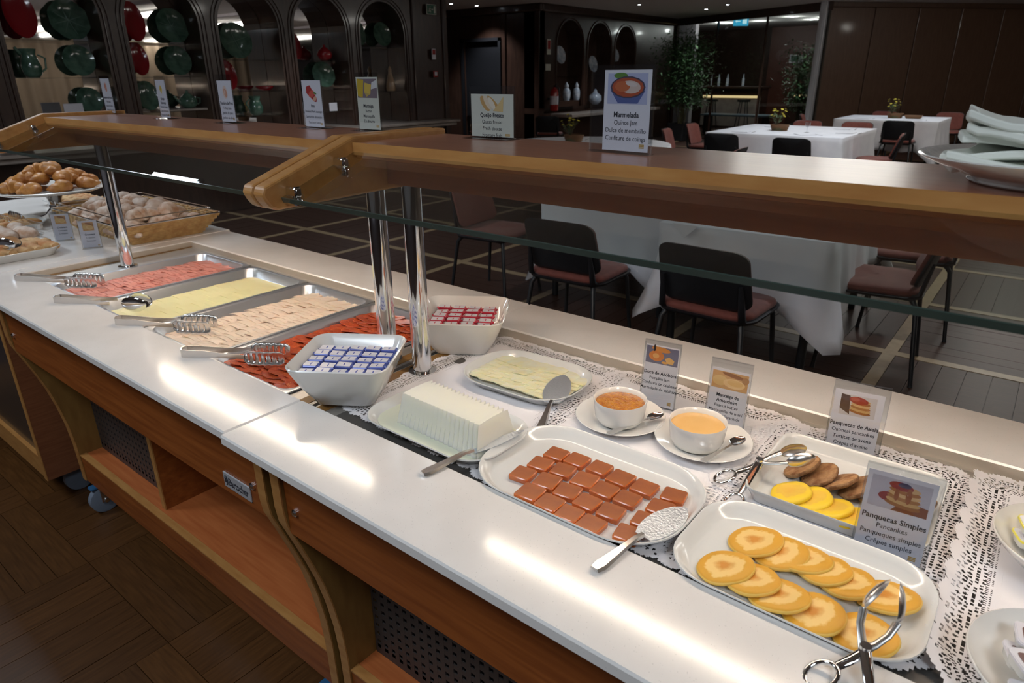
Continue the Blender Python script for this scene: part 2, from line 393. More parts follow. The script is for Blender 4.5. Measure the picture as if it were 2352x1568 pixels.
# ---- wall_left: walnut arcade of five mirrored display niches
ARCH = [(.20,.98),(1.24,2.02),(2.276,3.10),(3.33,4.08),(4.30,5.05),(5.26,6.03),(6.265,7.03)]
WX = -7.5; ND = .36; SILL = .85
def arcade(x, arches, ya, yb, spring, dirx=-1, top=CEIL):
    poly = [(ya, SILL)]
    for a, b in arches:
        r = (b-a)/2; c = (a+b)/2
        poly += [(a, SILL), (a, spring)] + [(c + r*math.cos(t), spring + r*math.sin(t)) for t in [PI - PI*k/18 for k in range(1,18)]] + [(b, spring), (b, SILL)]
    poly += [(yb, SILL), (yb, top), (ya, top)]
    return MB().prism(poly, x-ND, x, 'x')
wl = structure('wall_left', arcade(WX, ARCH, -5.2, 7.87, 1.99), M['walnut'])
part('base_panel', MB().box(WX-ND, WX-.02, -5.2, 7.87, 0, SILL-.08), M['walnut'], wl, 0)
part('back_board', MB().box(WX-ND-.06, WX-ND-.012, -5.2, 7.87, 0, CEIL), M['walnut'], wl, 0)
part('marble_sill', MB().box(WX-ND, -7.2, -3.5, 7.72, SILL-.08, SILL-.035, .006).box(WX-ND, -7.16, -3.5, 7.76, SILL-.033, SILL, .006), M['marble'], wl, 0)
for a, b in ARCH:
    if b < 1: continue
    r = (b-a)/2; c = (a+b)/2
    part('mirror_pane', MB().box(WX-ND-.010, WX-ND-.004, a-.01, b+.01, SILL, 2.45), M['mirror'], wl, 0)
    for z in ((1.13, 1.475, 1.80) if a < 4.2 else (1.04, 1.31, 1.65) if a < 6.2 else (1.26, 1.83)):
        part('glass_shelf', MB().box(WX-ND, WX-.06, a+.003, b-.003, z-.008, z), M['acrylic'], wl, 0)
    for rr, w in ((r+.035, .012), (r+.075, .008)):
        pts = [(WX+.004, c-rr, SILL)] + [(WX+.004, c-rr, SILL+(1.99-SILL)*k/3) for k in (1,2,3)] + [(WX+.004, c+rr*math.cos(t), 1.99+rr*math.sin(t)) for t in [PI-PI*k/16 for k in range(1,16)]] + [(WX+.004, c+rr, 1.99), (WX+.004, c+rr, SILL)]
        part('arch_molding', MB().tube(pts, w, 6), M['walnut'], wl, 60)
part('corner_post', MB().box(WX-.02, WX+.03, 7.18, 7.24, SILL, CEIL, .01).box(WX-.02, WX+.03, 7.78, 7.87, 0, CEIL, .01), M['walnut'], wl, 0)
# recess beyond the corner, and the block with the dark doorway
structure('wall_recess', MB().box(-10.6, -10.45, 7.87, 10.85, 0, CEIL).box(-12.5, -7.86, 7.80, 7.87, 0, CEIL), M['walnut'])
wb = structure('wall_back', MB().prism([(-10.6,0),(-9.87,0),(-9.87,2.06),(-8.96,2.06),(-8.96,0),(-7.98,0),(-7.98,CEIL),(-10.6,CEIL)], 10.85, 11.0, 'y'), M['walnut'])
part('cornice', MB().box(-10.6, -7.9, 10.77, 10.85, CEIL-.13, CEIL, .02).box(-7.98, -7.9, 10.85, 16.4, CEIL-.13, CEIL, .02), M['walnut'], wb, 0)
part('pilaster', MB().box(-8.85, -8.78, 10.82, 10.85, 0, CEIL-.13).box(-8.08, -7.98, 10.82, 10.85, 0, CEIL-.13), M['walnut'], wb, 0)
structure('door_1', MB().box(-9.87, -8.96, 10.9, 10.94, 0, 2.06).box(-9.93, -9.87, 10.82, 10.86, 0, 2.12).box(-8.96, -8.90, 10.82, 10.86, 0, 2.12).box(-9.93, -8.9, 10.82, 10.86, 2.06, 2.12), M['doordark'])
A2 = [(11.42,12.30),(12.50,13.38),(13.58,14.42)]
wn = structure('wall_niche', arcade(-7.98, A2, 10.85, 16.4, 1.98), M['walnut'])
part('base_panel', MB().box(-8.34, -8.0, 10.85, 16.4, 0, SILL-.1), M['walnut'], wn, 0)
part('niche_back', MB().box(-8.4, -8.34, 11.0, 16.4, 0, CEIL), M['walnut'], wn, 0)
part('marble_sill', MB().box(-8.34, -7.5, 11.25, 14.9, .68, .74, .008), M['marble'], wn, 0)
for a, b in A2:
    r = (b-a)/2; c = (a+b)/2
    for z in (1.42,): part('glass_shelf', MB().box(-8.33, -8.02, a, b, z-.01, z), M['acrylic'], wn, 0)
    rr = r+.04
    pts = [(-7.975, c-rr, SILL), (-7.975, c-rr, 1.98)] + [(-7.975, c+rr*math.cos(t), 1.98+rr*math.sin(t)) for t in [PI-PI*k/14 for k in range(1,14)]] + [(-7.975, c+rr, 1.98), (-7.975, c+rr, SILL)]
    part('arch_molding', MB().tube(pts, .014, 6), M['walnut'], wn, 60)
# glass partition towards the bar room
gw = structure('window_1', MB().box(-.005, .005, 0, 4.6, .02, 2.5), M['glass'])
gw.location = (-7.98, 16.4, 0); gw.rotation_euler = (0, 0, -rad(117.5))
part('frame', MB().box(-.03,.03,0,4.6,2.50,2.65).box(-.03,.03,0,.08,0,2.5).box(-.02,.02,1.5,1.53,0,2.5).box(-.02,.02,3.0,3.03,0,2.5).box(-.03,.03,0,4.6,0,.03), M['walnut'], gw, 0)
# folding panel wall on the right, each leaf a part
wr = structure('wall_right', MB().box(0, 10.5, .06, .10, 0, CEIL), M['walnut'])
wr.location = (-3.95, 14.32, 0); wr.rotation_euler = (0, 0, rad(50))
pm = MB().box(.012, .93, 0, .05, .02, 2.56, .006).mesh('wall_panel', M['walnut_panel'], 0)
for k in range(11): obj('wall_panel', pm, wr, loc=(k*.94+.02, 0, 0))
part('top_rail', MB().box(0, 10.5, -.03, .06, 2.56, CEIL, .008), M['walnut_panel'], wr, 0)
part('bottom_rail', MB().box(0, 10.5, -.01, .06, 0, .1), M['walnut'], wr, 0)
structure('trim_1', MB().box(-4.08, -3.96, 14.18, 14.30, 0, CEIL, .008).box(-4.045, -4.0, 14.165, 14.18, 0, CEIL), M['alu'])
# bar room behind the glass
structure('wall_bar', MB().box(-12.4, 4, 21.6, 21.8, 0, CEIL).box(-12.4,-12.3,11,21.6,0,CEIL), M['walnut'])
structure('wall_white', MB().box(-9.35, -8.35, 18.3, 18.5, 0, CEIL), M['plaster'])
# unseen sides of the hall, mirrored in the niches
structure('wall_front', MB().box(-12.5, 16, -5.3, -5.2, 0, CEIL), M['plaster'])
structure('wall_far', MB().box(15.9, 16, -5.2, 26, 0, CEIL).box(-12.5, 16, 25.9, 26, 0, CEIL).box(-12.6,-12.5,-5.2,26,0,CEIL), M['plaster'])

# ============================================================ CEILING LIGHTS
def downlight(x, y, label):
    t = thing('ceiling_downlight', label, 'ceiling light', (x, y, CEIL), 0)
    part('ring', MB().lathe([(.045,-.001),(.062,-.001),(.062,-.006),(.045,-.008)], 20), M['alu'], t)
    part('diffuser', MB().lathe([(0,-.001),(.042,-.001),(.042,-.006),(0,-.012)], 16), M['spot'], t)
    l = bpy.data.lights.new('lamp_glow', 'SPOT'); l.energy = SPOT_W*4; l.spot_size = rad(110); l.spot_blend = .6; l.shadow_soft_size = .04; l.color = (.86,.93,1.0)
    obj('lamp_glow', l, t, loc=(0,0,-.03))
    return t
for x, y, lb in ((-9.2,9.82,'small round downlight above the dark doorway recess'),
                 (-6.8,12.36,'small round downlight over the niche wall, above the tall jam sign'),
                 (-5.58,13.54,'small round downlight nearest the hanging blue emergency sign'),
                 (-4.41,15.16,'small round downlight beside the top of the aluminium post'),
                 (-9.1,11.2-.8,'dim downlight by the cornice of the dark doorway block'),
                 (-6.29,14.2,'small round downlight added to light the tall bamboo plant'),  # added lamp that brightens the dark plant
                 (-4.2,2.45,'round ceiling spot over the left side of the near dining area'),
                 (-6.5,5.3,'round ceiling spot out over the display niches'),
                 (-.58,4.85,'round ceiling spot over the near dining table'),
                 (-1.7,7.6,'round ceiling spot over the chairs of the middle table'),
                 (-3.0,9.6,'round ceiling spot over the middle dining table'),
                 (-2.2,12.9,'round ceiling spot over the far dining table')):
    downlight(x, y, lb)
for i, (x, y) in enumerate(((-7.67,16.86+1.2),(-7.65,18.6),(-6.71,18.46),(-5.66,17.6),(-5.61,18.9),(-5.1,18.3))):
    t = thing('ceiling_downlight', 'tiny downlight seen through the glass partition of the bar room', 'ceiling light', (x,y,CEIL), 0, 'bar room downlights')
    part('diffuser', MB().lathe([(0,-.001),(.04,-.001),(.04,-.006),(0,-.012)], 12), M['spot'], t)
    l = bpy.data.lights.new('lamp_glow', 'POINT'); l.energy = 9; l.shadow_soft_size = .04; obj('lamp_glow', l, t, loc=(0,0,-.12))
for x0, x1, y in ((-2.6,-1.1,6.85),(3.0,4.8,6.9),(1.6,3.2,8.8),(-.5,1.0,9.4),(11.4,13.6,9.8),(7.6,9.2,11.6),(3.0,4.4,14.1),(-2.7,-1.6,10.5),(-.8,.5,13.3),(6,7.6,8.0),(.5,2.0,5.2)):  # last two strips added to brighten the mirrored ceiling
    t = thing('fluorescent_strip', 'long white fluorescent ceiling strip seen mirrored in the niches', 'ceiling light', ((x0+x1)/2,y,CEIL), 0, 'fluorescent strips of the hall')
    h = (x1-x0)/2
    part('housing', MB().box(-h-.03,h+.03,-.09,.09,-.035,0), M['alu'], t, 0)
    part('diffuser', MB().box(-h,h,-.05,.05,-.10,-.036), M['fluo'], t, 0)
for x, y in ((-3.4,-.6),(-1.2,-.8),(1.0,-.6),(-4.6,1.2)):  # added fill lights with made-up frames, brightening the steel and counter front
    t = thing('aisle_fill_light', 'added soft fill light above the serving aisle', 'ceiling light', (x,y,CEIL), 0, 'added aisle fill lights')
    part('frame', MB().box(-.32,.32,-.32,.32,-.02,0), M['alu'], t, 0)
    l = bpy.data.lights.new('lamp_glow', 'AREA'); l.shape = 'SQUARE'; l.size = .6; l.energy = NEAR_W; l.color = (.80,.90,1.0)
    obj('lamp_glow', l, t, loc=(0,0,-.03))

# ============================================================ BUFFET STATIONS
def quart(mb, x0, x1, y0, y1): return mb.box(x0, x1, y0, y1, .882, .900, .002)
def station(nm, label, x0, x1, left):
    t = thing(nm, label, 'buffet counter', ((x0+x1)/2, .92, 0)); ox, oy = (x0+x1)/2, .92
    def P(name, mb, m, smooth=0, par=None):
        mb.v = [(a-ox, b-oy, c) for a, b, c in mb.v]; return part(name, mb, m, par or t, smooth)
    yf, yb = (.487 if left else .478), 1.372
    w0, w1 = (-2.505, -1.045) if left else (-1.028, .42)
    # quartz worktop
    mb = MB(); c = .003
    mb.box(x0, x1, yf, .648, .880, .900, c); mb.box(x0, x1, 1.19, yb, .880, .900, c)
    if left: mb.box(x0, w0, .648, 1.19, .880, .900)
    else: mb.box(w1, x1, .648, 1.19, .880, .900)
    P('worktop', mb, M['quartz'])
    # stainless well
    a0 = w0 - (.0 if left else .0); a1 = w1
    mb = MB(); zb = .845
    mb.box(w0, w1, .648, 1.19, zb-.004, zb)
    mb.box(w1, w1+.004, .6495, 1.1875, zb, .878)
    mb.k = 1
    mb.box(w0, w1, .6482, .6495, zb, .8965); mb.box(w0, w1, 1.1875, 1.1898, zb, .8965)
    if left: mb.box(w0+.0003, w0+.0015, .65, 1.1875, zb, .8965)
    mb.k = 0
    mb.box(w0+.002, w1, .6495, .656, zb, .880); mb.box(w0+.002, w1, 1.174, 1.1875, zb, .8785)   # ledges
    if left:
        for x in (-2.215-.165, -2.058, -1.738, -1.427, -1.112): mb.box(x-.008, x+.008, .656, 1.176, .870, .8775)
        mb.box(w0, -2.388, .656, 1.176, .868, .878); mb.box(-1.102, w1, .656, 1.176, .868, .8785)
    else:
        mb.box(w0, -.90, .656, 1.176, .868, .8785); mb.k = 2; mb.box(-.965, w1-.03, .668, 1.150, .8660, .8792); mb.k = 0; mb.box(-.90, w1, .656, 1.176, .866, .8735)
        for y in (.70, 1.145): mb.box(-.9, w1, y-.004, y+.004, .873, .8765)
    P('steel_well', mb, [M['steel'], M['edge_steel'], M['dark_steel']])
    # posts
    for i, px in enumerate((-2.405, -1.09) if left else (-.983, .38)):
        mb = MB().lathe([(.0,.8785),(.030,.8785),(.030,.8825),(.0205,.8845),(.0195,1.32),(0,1.32)], 28, (px,.915,0)); P('post', mb, M['chrome'], 40)
    # gantry
    s0, s1 = (-2.47,-1.064) if left else (-1.002,.44)
    P('shelf_board', MB().box(s0, s1, .80, 1.035, 1.345, 1.364, .002), M['shelf_wood'])
    P('shelf_edging', MB().box(s0, s1, .797, .8005, 1.3435, 1.3645), M['beech'])
    P('fascia', MB().box(s0+.001, s1-.001, .873, .891, 1.283, 1.345), M['shelf_wood'])
    prof = [(.612,1.284),(.606,1.296),(.611,1.308),(.790,1.371),(.800,1.3745),(1.040,1.3745),(1.040,1.30),(.955,1.272),(.880,1.272),(.632,1.268),(.620,1.273)]
    ends = ((-2.50,-2.47),(-1.064,-1.036)) if left else ((-1.032,-1.002),(.44,.47))
    for e0, e1 in ends: 
        o = P('end_board', MB().prism(prof, e0, e1, 'x'), M['beech'])
        bv = o.modifiers.new('bevel', 'BEVEL'); bv.width = .004; bv.segments = 2; bv.limit_method = 'ANGLE'
    # slanted guard glass with its green edge
    d = Vector((0, .822-.640, 1.352-1.283)); 
    g0, g1 = s0+.002, s1-.002
    P('glass_guard', MB().prism([(.643,1.2815),(.640,1.2890),(.818,1.3565),(.821,1.349)], g0, g1, 'x'), M['glass'])
    P('glass_edge', MB().prism([(.643,1.2813),(.6397,1.2892),(.6380,1.2885),(.6413,1.2806)], g0, g1, 'x'), M['edgeglass'])
    for e in (s0, s1):
        sg = 1 if e == s0 else -1
        for yy, zz in ((.655,1.296),(.757,1.3335)):
            P('glass_clip', MB().box(min(e,e+sg*.03), max(e,e+sg*.03), yy-.007, yy+.007, zz-.007, zz+.010, .003).tube([(e+sg*.022,yy,zz+.011),(e+sg*.022,yy,zz-.020)], .007, 10), M['chrome'], 40)
    # lamp tube under the shelf
    t0, t1 = (-2.34,-1.20) if left else (-.815,.33)
    P('lamp_tube', MB().tube([(t0,.925,1.301),(t1,.925,1.301)], .008, 10), M['tube'], 60)
    P('lamp_housing', MB().box(t0-.05,t1+.05,.900,.955,1.318,1.345,.004).box(t0-.03,t0,.915,.935,1.289,1.32).box(t1,t1+.03,.915,.935,1.289,1.32), M['black'])
    # body: apron, curved sides, deck
    b0, b1 = x0+.045, x1-.012
    if not left: b0, b1 = x0+.012, x1-.045
    P('apron', MB().box(b0+.026, b1-.026, .560, .578, .662, .880), M['cherry'])
    P('back_apron', MB().box(b0+.026, b1-.026, 1.27, 1.288, .60, .880), M['cherry'])
    cur = [(.552,.880),(.552,.715),(.556,.680),(.575,.625),(.597,.56),(.615,.50),(.630,.43),(.642,.35),(.648,.27),(.650,.15),(.650,.125)]
    for k, xx in enumerate((b0, b1-.026)):
        P('side_panel', MB().prism(cur + [(1.29,.125),(1.29,.880)], xx, xx+.026, 'x'), M['oak_dark'])
        P('side_edging', MB().rings([[(xx-.0005,y-.0015,z),(xx+.0265,y-.0015,z),(xx+.0265,y+.0015,z),(xx-.0005,y+.0015,z)] for y, z in cur]), M['beech'], 30)
    P('deck', MB().box(b0+.026, b1-.026, .665, 1.27, .205, .228), M['cherry_deck'])
    P('deck_lip', MB().box(b0+.026, b1-.026, .653, .672, .125, .2275), M['cherry'])
    P('lip_edging', MB().box(b0+.026, b1-.026, .651, .673, .2275, .2315), M['beech'])
    P('back_panel', MB().box(b0+.026, b1-.026, 1.22, 1.235, .20, .62), M['cherry'])
    P('ceiling_of_cabinet', MB().box(b0+.026, b1-.026, .60, 1.27, .815, .84), M['black'])
    dx = b0+.57
    P('divider', MB().box(dx, dx+.02, .688, 1.22, .2285, .70), M['cherry'])
    P('divider_edging', MB().box(dx-.0005, dx+.0205, .684, .688, .2285, .70), M['beech'])
    # perforated vent plate
    mb = MB(); g0, g1 = b0+.03, dx-.004; yy = .725; z0, z1 = .229, .66
    nx, nz = 22, 16; cw = (g1-g0)/nx; ch = (z1-z0-.05)/nz
    vs = []
    mb.box(g0, g1, yy+.012, yy+.016, z0, z1)
    mb.k = 1
    for i in range(nx+1):
        x = g0 + i*cw; mb.box(x-cw*.27 if i else x, x+cw*.27 if i < nx else x, yy, yy+.003, z0, z1)
    for j in range(nz+1):
        z = z0+.025+j*ch; mb.box(g0, g1, yy+.0002, yy+.0028, z-ch*.28, z+ch*.28)
    mb.box(g0, g1, yy+.0002, yy+.0028, z0, z0+.028)
    mb.mi = mb.mi
    P('vent_grille', mb, [M['black'], M['greyplate']])
    for sx in (b0+.055, b1-.06): P('screw', screw(sx, .560, .722), M['chrome'], 40)
    # casters
    for cx, cy2 in ((b0+.06,.70),(b1-.06,.70),(b0+.06,1.2),(b1-.06,1.2)):
        ca = P('caster', MB().box(cx-.035,cx+.035,cy2-.035,cy2+.035,.118,.125).box(cx-.022,cx-.018,cy2-.035,cy2+.03,.045,.12,.001).box(cx+.018,cx+.022,cy2-.035,cy2+.03,.045,.12,.001).box(cx-.022,cx+.022,cy2-.03,cy2+.03,.108,.12), M['worn_steel'])
        w = MB().tube([(cx-.014,cy2-.02,.05),(cx-.012,cy2-.02,.05),(cx+.012,cy2-.02,.05),(cx+.014,cy2-.02,.05)], [.044,.05,.05,.044], 24)
        P('wheel', w, M['greycast'], 40, ca)
        P('brake', MB().box(cx-.016,cx+.016,cy2-.06,cy2-.022,.100,.112,.004), M['bluecast'], 0, ca)
        P('axle_cap', MB().tube([(cx-.026,cy2-.02,.05),(cx+.026,cy2-.02,.05)], .008, 10), M['chrome'], 40, ca)
    return t, P
def screw(x, y, z): return MB().tube([(x,y,z),(x,y-.004,z),(x,y-.007,z)], [.008,.008,.004], 14)
M['greyplate'] = mat('perforated_plate', (.075,.062,.058), rough=.45, metal=.3)
stL, PL = station('buffet_station', 'left heated buffet counter with quartz top, holding the four cold cut pans', -2.565, -1.038, True)
stR, PR = station('buffet_station', 'right heated buffet counter with quartz top, laid with paper doilies and platters', -1.035, .49, False)
np_ = PL('name_plate', MB().box(-1.222,-1.122,.5565,.560,.678,.714,.001), M['alu'])
o = obj('lettering', textmesh('Bartscher', True), np_, loc=(-1.166-(-2.565-1.038)/2, .5562-.92, .695), rot=(PI/2,0,0), scale=(.0190,.026,1))
mb = MB(); cx = -1.212+1.8015; 
mb.prism([(cx-.0055,.690),(cx+.002,.690),(cx+.002,.702),(cx-.0055,.702)], .5561-.92, .5564-.92, 'y').tube([(cx+.0065*math.cos(a), .5562-.92, .696+.0105*math.sin(a)) for a in [k*PI/5-1.6 for k in range(7)]], .0012, 5)
part('emblem', mb, M['ink'], np_, 0)

# ---- bread counter, end of the line on the left
def bread_counter():
    x0, x1 = -4.14, -2.572; ox, oy = -3.35, .92
    t = thing('bread_counter', 'left end bread counter with plain quartz top and black glass front', 'buffet counter', (ox,oy,0))
    def P(name, mb, m, smooth=0, par=None):
        mb.v = [(a-ox, b-oy, c) for a, b, c in mb.v]; return part(name, mb, m, par or t, smooth)
    P('worktop', MB().box(x0, x1, .50, 1.39, .878, .900, .003), M['quartz'])
    P('side_panel', MB().box(x1-.045, x1-.02, .562, 1.30, .13, .878), M['side_wood'])
    P('side_panel', MB().box(x0+.02, x0+.045, .562, 1.30, .13, .878), M['side_wood'])
    P('side_edging', MB().box(x1-.046, x1-.019, .559, .562, .13, .878), M['beech'])
    P('back_panel', MB().box(x0+.045, x1-.045, 1.27, 1.29, .13, .878), M['side_wood'])
    P('front_glass', MB().box(x0+.05, x1-.05, .575, .585, .22, .80), M['blackpanel'])
    P('bottom_rail', MB().box(x0+.05, x1-.05, .562, .60, .13, .22, .003), M['beech'])
    P('top_rail', MB().box(x0+.05, x1-.05, .562, .60, .80, .878, .003), M['cherry'])
    P('bottom_board', MB().box(x0+.05, x1-.05, .60, 1.27, .13, .15), M['cherry'])
    for cx in (x0+.12, x1-.12):
        for cy2 in (.68, 1.2):
            P('caster', MB().box(cx-.03,cx+.03,cy2-.03,cy2+.03,.10,.13).tube([(cx-.012,cy2,.05),(cx+.012,cy2,.05)], .05, 18), M['greycast'], 40)
bread_counter()
# ============================================================ COLD CUT PANS
def V(*a): return Vector(a)
def gn_pan(cx, label, depth=.055):
    w, d = .306, .508; cy = .915
    t = thing('steel_pan', label, 'food pan', (cx, cy, .8795), 0)
    z = .003
    rs = [rr3(w, d, .012, 0), rr3(w, d, .012, z), rr3(w-.012, d-.012, .012, z+.0008), rr3(w-.022, d-.022, .030, z-.001), rr3(w-.028, d-.028, .034, -.006), rr3(w-.040, d-.040, .036, -.024), rr3(w-.065, d-.065, .03, -.029)]
    part('tray', MB().rings(rs, False, True), M['pan_steel'], t)
    return t
P1 = gn_pan(-2.217, 'steel pan of pink mortadella, leftmost of the four')
P2 = gn_pan(-1.898, 'steel pan of flat yellow cheese slices')
P3 = gn_pan(-1.583, 'steel pan of pale turkey ham slices')
P4 = gn_pan(-1.270, 'steel pan of red chorizo slices, partly behind the blue butter bowl')
PZ = .8545
def folded_slice(w, h, amp, seed, mats):
    q = random.Random(seed); ph = q.random()
    def fn(u, v):
        x = (u-.5)*w*(1-.18*v*abs(u-.5)*2)
        arch = amp*(math.sin(PI*u)**.6) + .0018*math.sin(u*17+ph*6)*v
        y = (v-.5)*h + .004*math.cos((u-.5)*6)*(v) - .003*math.sin(u*9+ph*9)*v
        return (x, y, arch + (1-v)*.0070 + .0012*math.sin(v*5+ph))
    mb = MB().grid(10, 4, fn, .0013)
    return mb.mesh('slice', mats, 60)
def lay_slices(cx, name, label, cat, group, m, ncol, amp, step, y0, y1, wcol, sk, skewx, gap=0):
    meshes = [folded_slice(wcol*1.10, .060, amp, k, m) for k in range(5)]
    q = random.Random(sk)
    for c in range(ncol):
        x = cx + (c-(ncol-1)/2)*wcol
        n = int((y1-y0)/step); off = q.random()*step
        for k in range(n):
            y = y1 - off - k*step
            if c == 0 and gap and q.random() < gap: x2 = x+.008
            else: x2 = x
            o = obj(name, meshes[q.randrange(5)], None, loc=(x2+q.uniform(-.009,.009)+skewx*math.sin(k*.7+c), y-.01, PZ+.003+q.uniform(0,.002)+.002*(c % 2)), rot=(0, q.uniform(-.06,.06), q.uniform(-.07,.07)+.06))
            tag(o, label, cat, group)
lay_slices(-2.208, 'mortadella_slice', 'thin folded pink mortadella slice lying in its overlapping row', 'cold cut', 'mortadella slices in the leftmost pan', M['mort'], 4, .0050, .0138, .70, 1.135, .0605, 1, .002)
lay_slices(-1.572, 'turkey_slice', 'thin folded pale turkey ham slice lying in its overlapping row', 'cold cut', 'turkey ham slices in the third pan', M['turkey'], 4, .0045, .0138, .70, 1.140, .0615, 2, .003, .3)
# holes of the folded ends between the rows
def cheese_slices():
    def fn(q):
        ph = q.random()*6
        return lambda u, v: ((u-.5)*.132, (v-.5)*.115, (.0034*(1-v)) + .0008*math.sin(u*5+ph) + .0006*math.sin(v*7+ph))
    ms = [MB().grid(5, 4, fn(random.Random(k)), .0016).mesh('slice', M['chz'], 60) for k in range(4)]
    q = random.Random(8)
    for c in range(2):
        for k in range(17):
            o = obj('cheese_slice', ms[k % 4], None, loc=(-1.891 + (c-.5)*.118+q.uniform(-.002,.002), 1.085-k*.0225, PZ+.002+c*.001), rot=(0, 0, q.uniform(-.03,.03)))
            tag(o, 'thin flat yellow cheese slice overlapping the next in its pan', 'cheese slice', 'yellow cheese slices in the second pan')
cheese_slices()
def chorizo():
    def disc(seed):
        q = random.Random(seed); ph = q.random()*6; n = 18
        rs = []
        for r, z in ((.001,.0018),(.022,.0016),(.034,.0022),(.0345,.0008),(.030,0),(.001,0)):
            rs.append([(r*math.cos(2*PI*j/n)*(1+.05*math.sin(2*2*PI*j/n+ph)), r*math.sin(2*PI*j/n), z + .05*r*math.sin(3*2*PI*j/n+ph)*(.5+r*12)) for j in range(n)])
        return MB().rings(rs, True, True).mesh('slice', M['chorizo'], 50)
    ms = [disc(k) for k in range(5)]; q = random.Random(9)
    for c in range(6):
        for k in range(24):
            y = 1.135 - k*.0186 + (c % 2)*.006; x = -1.263 + (c-2.5)*.040
            o = obj('chorizo_slice', ms[q.randrange(5)], None, loc=(x+q.uniform(-.006,.006), y+q.uniform(-.004,.004)-.005, PZ+.0105+.0015*(c % 2)+q.uniform(0,.003)), rot=(-.13-q.uniform(-.05,.07), q.uniform(-.10,.10), q.uniform(0,6)*0+q.uniform(-.3,.3)))
            tag(o, 'round fat-flecked red chorizo slice overlapping its neighbours', 'cold cut', 'chorizo slices in the fourth pan')
chorizo()

# ============================================================ TONGS
def frange(a, b, n): return [a+(b-a)*k/(n-1) for k in range(n)]
def tongs(label, a, b, z0, z1, kind):
    A = V(a[0],a[1],z0); B = V(b[0],b[1],z1); L = (B-A).length; yaw = math.atan2(B.y-A.y, B.x-A.x); el = math.asin((z1-z0)/L)
    t = thing('serving_tongs', label, 'tongs', A, (0,-el,yaw))
    mb = MB(); mb.rings([[(x,y*.011,z) for x,y,z in r] for r in [[(0,-1,-.009),(.004,-1.25,-.009),(.004,-1.25,.009),(0,-1,.009)],[(-.004,0,-.009),(-.0005,0,-.009),(-.0005,0,.009),(-.004,0,.009)],[(0,1,-.009),(.004,1.25,-.009),(.004,1.25,.009),(0,1,.009)]]])
    part('spring_bend', mb, M['worn_steel'], t)
    for s in (-1, 1):
        la = L*.62; hw = .0085
        pts = []
        mb = MB(); rs = []
        for x, y, h in ((.003,.012,.0088),(.03,.013,.0088),(.05,.011,.0085),(la*.6,.014,.006),(la,.019,.0045)):
            rs.append([(x,s*y,-h),(x,s*(y+.0016),-h),(x,s*(y+.0016),h),(x,s*y,h)])
        mb.rings(rs); part('arm', mb, M['worn_steel'], t)
        mb = MB()
        if kind == 'fork':
            # broad paddle-shaped claw, pressed into ribs
            NL, NW = 28, 8
            def fn(u, v, s=s):
                w = .0165*min(1, (.45+u*5))*(1-max(0,(u-.86)/.14)**2*.35)
                rip = .0013*math.sin(u*2*PI*6)*(1 if .12 < u < .95 else 0)
                return (la+u*(L-la), s*(.019+.005*math.sin(PI*u)+rip+.004*(abs(v-.5)*2)**2), (v-.5)*2*w)
            vs0 = [fn(p/NL, r/NW) for p in range(NL+1) for r in range(NW+1)]
            fs0 = []
            for p in range(NL):
                for r in range(NW):
                    if p % 4 == 3 and 2 <= r < NW-2 and 2 < p < NL-2: continue      # slots
                    fs0.append((p*(NW+1)+r, (p+1)*(NW+1)+r, (p+1)*(NW+1)+r+1, p*(NW+1)+r+1))
            mb.add(vs0, fs0); o = part('claw', mb, M['worn_steel'], t, 60)
            so = o.modifiers.new('thick','SOLIDIFY'); so.thickness = .0010
        else:
            n = 16; rs = []
            for r, dz in ((0,.006),(.5,.005),(.85,.0025),(1,0),(1.02,.0003),(.87,.004),(.5,.0065),(0,.0075)):
                rs.append([(L-.032+.034*max(r,.02)*math.cos(2*PI*j/n), s*(.016+dz), .022*max(r,.02)*math.sin(2*PI*j/n)) for j in range(n)])
            mb.rings(rs); part('spoon_head', mb, M['chrome'], t, 60)
    return t
tongs('steel serving tongs with ribbed claws resting on the mortadella', (-2.424,.602), (-2.217,.757), .911, .897, 'fork')
tongs('steel serving tongs with shiny spoon heads resting on the yellow cheese', (-2.085,.592), (-1.881,.747), .911, .898, 'spoon')
tongs('steel serving tongs with ribbed claws resting on the turkey ham', (-1.764,.618), (-1.570,.765), .911, .898, 'fork')
tongs('steel serving tongs with ribbed claws on the chorizo beside the butter bowl', (-1.430,.617), (-1.246,.758), .911, .902, 'fork')

# ============================================================ BUTTER BOWLS
def square_bowl(name, label, x, y, z, rot, w0, w1, h, m, cat='bowl'):
    t = thing(name, label, cat, (x,y,z), rot)
    rs = [rr3(w0-.01,w0-.01,.02,0), rr3(w0,w0,.024,.003), rr3(w0+(w1-w0)*.5,w0+(w1-w0)*.5,.026,h*.45), rr3(w1-.006,w1-.006,.03,h*.9), rr3(w1,w1,.032,h), rr3(w1-.004,w1-.004,.030,h+.002), rr3(w1-.010,w1-.010,.028,h),
          rr3(w0+(w1-w0)*.5-.01,w0+(w1-w0)*.5-.01,.024,h*.45), rr3(w0-.01,w0-.01,.02,.010)]
    part('bowl_body', MB().rings(rs), m, t, 50); return t
BB = square_bowl('square_bowl', 'square white bowl of blue-wrapped butter portions in front of the posts', -1.003, .742, .887, rad(33), .118, .196, .088, M['melamine'])
RB = square_bowl('square_bowl', 'square cream bowl of red-wrapped butter portions behind the posts', -1.010, 1.080, .8795, rad(33), .125, .205, .088, M['porcelain'])
